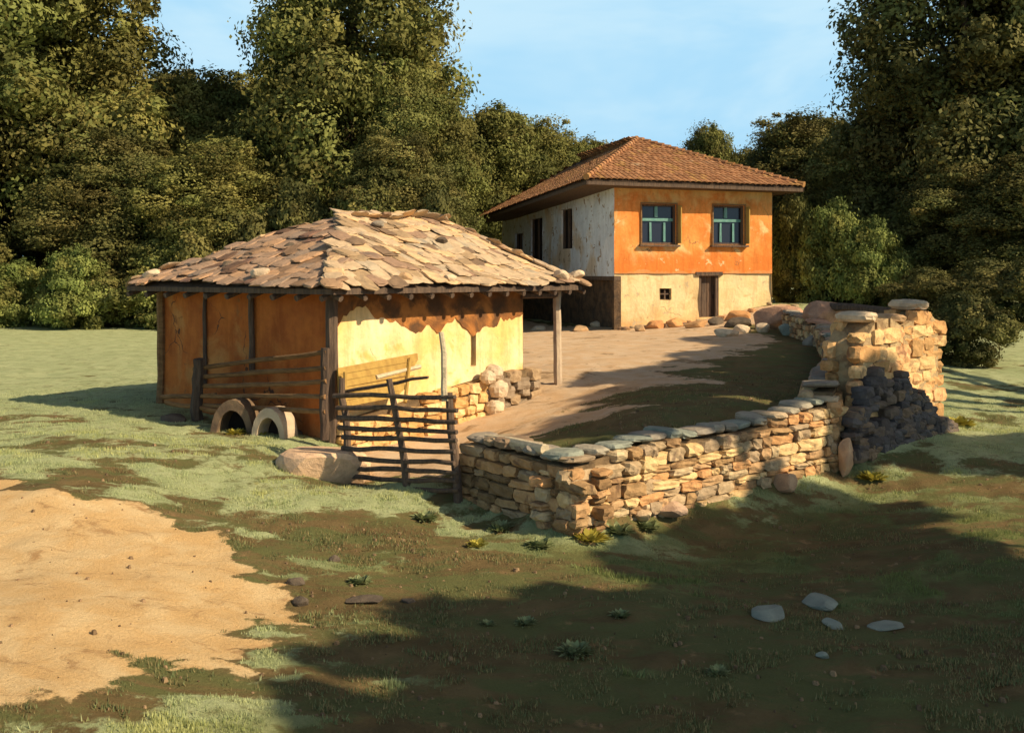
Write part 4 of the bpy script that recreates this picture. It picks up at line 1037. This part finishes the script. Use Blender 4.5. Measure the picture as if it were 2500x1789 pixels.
# ------------------------------------------------------------------ sun & shade trees
EL = 36; AZ = np.array([.902, -.432])
S = np.array([AZ[0]*math.cos(R(EL)), AZ[1]*math.cos(R(EL)), math.sin(R(EL))])
def unseen_shade_tree(name, label, polys, k0, k1, dens, leaf, seed, extra=None, base=None):  # unseen tree, its crown laid out to throw the wanted shade
    """crown whose leaves lie on the sun rays through ground areas polys (world xy)"""
    r = np.random.RandomState(seed); pts = []
    for poly in polys:
        lo = poly.min(0); hi = poly.max(0); n = int(dens*(hi-lo).prod())
        q = r.rand(n, 2)*(hi-lo)+lo; sd = psd(q[:, 0], q[:, 1], poly)
        edge = fbm(q[:, 0]*1.3, q[:, 1]*1.3, seed)-.5
        hole = fbm(q[:, 0]*.9+5+q[:, 1]*.4, q[:, 1]*2.6+q[:, 0]*1.2, seed+5)
        q = q[(sd+edge*1.3 > 0) & (hole < (.58 if poly is polys[-1] and len(polys) > 2 else .70))]
        pts.append(np.column_stack([q, gz(q[:, 0], q[:, 1])]))
    if extra is not None: pts.append(extra)
    G_ = np.vstack(pts)
    if extra is not None:
        q = G_[:len(G_)-len(extra)]; M2 = np.array([[S[0], A[0]-B[0]], [S[1], A[1]-B[1]]])
        kk, ss = np.linalg.inv(M2)@(np.array([[A[0]], [A[1]]])-q[:, :2].T)
        block = (kk > 0) & (ss > -.25) & (ss < 1.15) & (q[:, 2]+kk*S[2] < -.3)
        G_ = np.vstack([q[~block], extra])
    k = r.uniform(k0, k1, len(G_)); pos = G_+S*k[:, None]+r.normal(size=G_.shape)*.05
    n = len(pos); nr = S+r.normal(size=(n, 3))*.5; nr /= np.linalg.norm(nr, axis=1)[:, None]
    t = np.cross(nr, r.normal(size=(n, 3))); t /= np.linalg.norm(t, axis=1)[:, None]; b = np.cross(nr, t)
    L = leaf*(.7+.6*r.rand(n))[:, None]
    V_ = np.stack([pos-t*L*.6, pos+b*L*.4, pos+t*L*.6, pos-b*L*.4], 1).reshape(-1, 3)
    c = pos.mean(0); bs = (c[0], c[1], g1(c[0], c[1])) if base is None else base
    root = thing(name, label, 'tree', bs)
    T_ = np.repeat(r.uniform(.8, 1.2, (n, 1)), 3, 1)
    npmesh('crown', V_-np.array(bs), np.arange(n*4).reshape(-1, 4), T_, M['leaf'], root)
    mb = MB(); h = c[2]-bs[2]
    mb.tube([(0, 0, -.2), (.1, 0, h*.3), (0, .1, h*.7), (0, 0, h*1.05)], [.35, .26, .2, .07], 10, rough=.06)
    for kk in range(9):
        q = pos[r.randint(n)]-np.array(bs); z0 = h*r.uniform(.3, .6)
        mb.tube([(0, 0, z0), tuple(q*.5+np.array([0, 0, z0*.5])), tuple(q)], [.13, .08, .02], 6)
    mb.build('trunk', M['bark'], root, True)
    return root
fg1 = polyw([(606, 549), (700, 520), (760, 497), (832, 492), (900, 515), (1000, 552), (1100, 580), (1250, 650), (1150, 760), (640, 760), (560, 700), (640, 640), (560, 600), (640, 590)])
fg2 = polyw([(850, 462), (862, 450), (905, 452), (975, 440), (1100, 440), (1250, 470), (1150, 490), (1000, 472), (905, 460)])
fg3 = polyw([(610, 575), (520, 590), (560, 604), (430, 622), (500, 638), (340, 662), (420, 676), (300, 712), (380, 724), (330, 745), (620, 745), (600, 650)])
yd = polyw([(560, 432), (600, 400), (640, 380), (590, 385), (670, 362), (740, 345), (690, 338), (760, 332), (835, 338), (850, 365), (848, 400), (800, 420), (700, 440), (600, 455)])
# shadow thrown on the pillar's near face
ex = []
r = np.random.RandomState(77); ppoly = np.array([(838, 470), (842, 392), (852, 372), (862, 378), (872, 366), (890, 368), (902, 402), (922, 432), (926, 452), (900, 458), (870, 462)], float)
while len(ex) < 2600:
    u, v = r.uniform(835, 930), r.uniform(362, 470)
    if psd(np.array([u]), np.array([v]), ppoly)[0] > 0:
        s = (u-862)/(939-862); ex.append(P(u, v, 13.4+1.4*s))
ex = np.array(ex)
unseen_shade_tree('shade_tree', 'spreading tree beyond the right picture edge whose shade covers the foreground grass', [fg1, fg2, fg3], 12.5, 16, 330, .34, 5)
unseen_shade_tree('shade_tree', 'spreading tree beyond the right picture edge whose shade covers the farmyard', [yd], 14, 18, 330, .34, 6, ex)
for (x, y, vt_h, lb) in ((27, 26, 7.5, 'lower tree outside the picture at the right'),):
    gzb = g1(x, y)
    root = thing('broadleaf_tree', lb, 'tree', (x, y, gzb)); me, asp = CR['d']
    o = bpy.data.objects.new('crown', me); C.objects.link(o); o.parent = root; o.scale = (4.2, 4.2, vt_h/asp)
    t = bpy.data.objects.new('trunk', TR[0]); C.objects.link(t); t.parent = root; t.scale = (vt_h*.6, vt_h*.6, vt_h*.9)

# ------------------------------------------------------------------ light, sky, camera
sun = bpy.data.lights.new('sun', 'SUN'); sun.energy = 5.0; sun.angle = R(.5); sun.color = (1, .80, .54)
so = bpy.data.objects.new('sun', sun); C.objects.link(so)
so.rotation_euler = Vector(S).to_track_quat('Z', 'Y').to_euler()
w = bpy.data.worlds.new('World'); bpy.context.scene.world = w; w.use_nodes = True
t = w.node_tree; bg = t.nodes['Background']; sk = t.nodes.new('ShaderNodeTexSky'); sk.sky_type = 'NISHITA'; sk.sun_disc = False
sk.sun_elevation = R(EL); sk.sun_rotation = math.atan2(AZ[0], AZ[1]); sk.air_density = 1.0; sk.dust_density = 3.5; sk.ozone_density = 1.2
tc = t.nodes.new('ShaderNodeTexCoord'); sp = t.nodes.new('ShaderNodeSeparateXYZ'); t.links.new(tc.outputs['Generated'], sp.inputs[0])
hz = t.nodes.new('ShaderNodeMapRange'); hz.interpolation_type = 'SMOOTHSTEP'; hz.inputs[1].default_value = .44; hz.inputs[2].default_value = .27
t.links.new(sp.outputs['Z'], hz.inputs[0])
mpw = t.nodes.new('ShaderNodeMapping'); mpw.inputs['Scale'].default_value = (1, 1, 3); t.links.new(tc.outputs['Generated'], mpw.inputs[0])
nz = noise(t, 2.2, 5, .6, mpw.outputs[0], .4)
haze = mixc(t, (5.9, 10.2, 13.4), (7.8, 11.4, 13.6), ramp(t, nz, .45, .65))
t.links.new(mixc(t, sk.outputs[0], haze, hz.outputs[0]), bg.inputs[0]); bg.inputs[1].default_value = .055
cam = bpy.data.cameras.new('camera'); co = bpy.data.objects.new('camera', cam); C.objects.link(co)
cam.sensor_width = 36; cam.lens = 35; cam.shift_y = -(366-V0)/1024; cam.clip_end = 3000; cam.clip_start = .1
co.location = (0, 0, 0); co.rotation_euler = (R(90), 0, 0)
sc = bpy.context.scene; sc.camera = co
sc.view_settings.view_transform = 'Standard'; sc.view_settings.look = 'None'; sc.view_settings.exposure = .40; sc.view_settings.gamma = 1
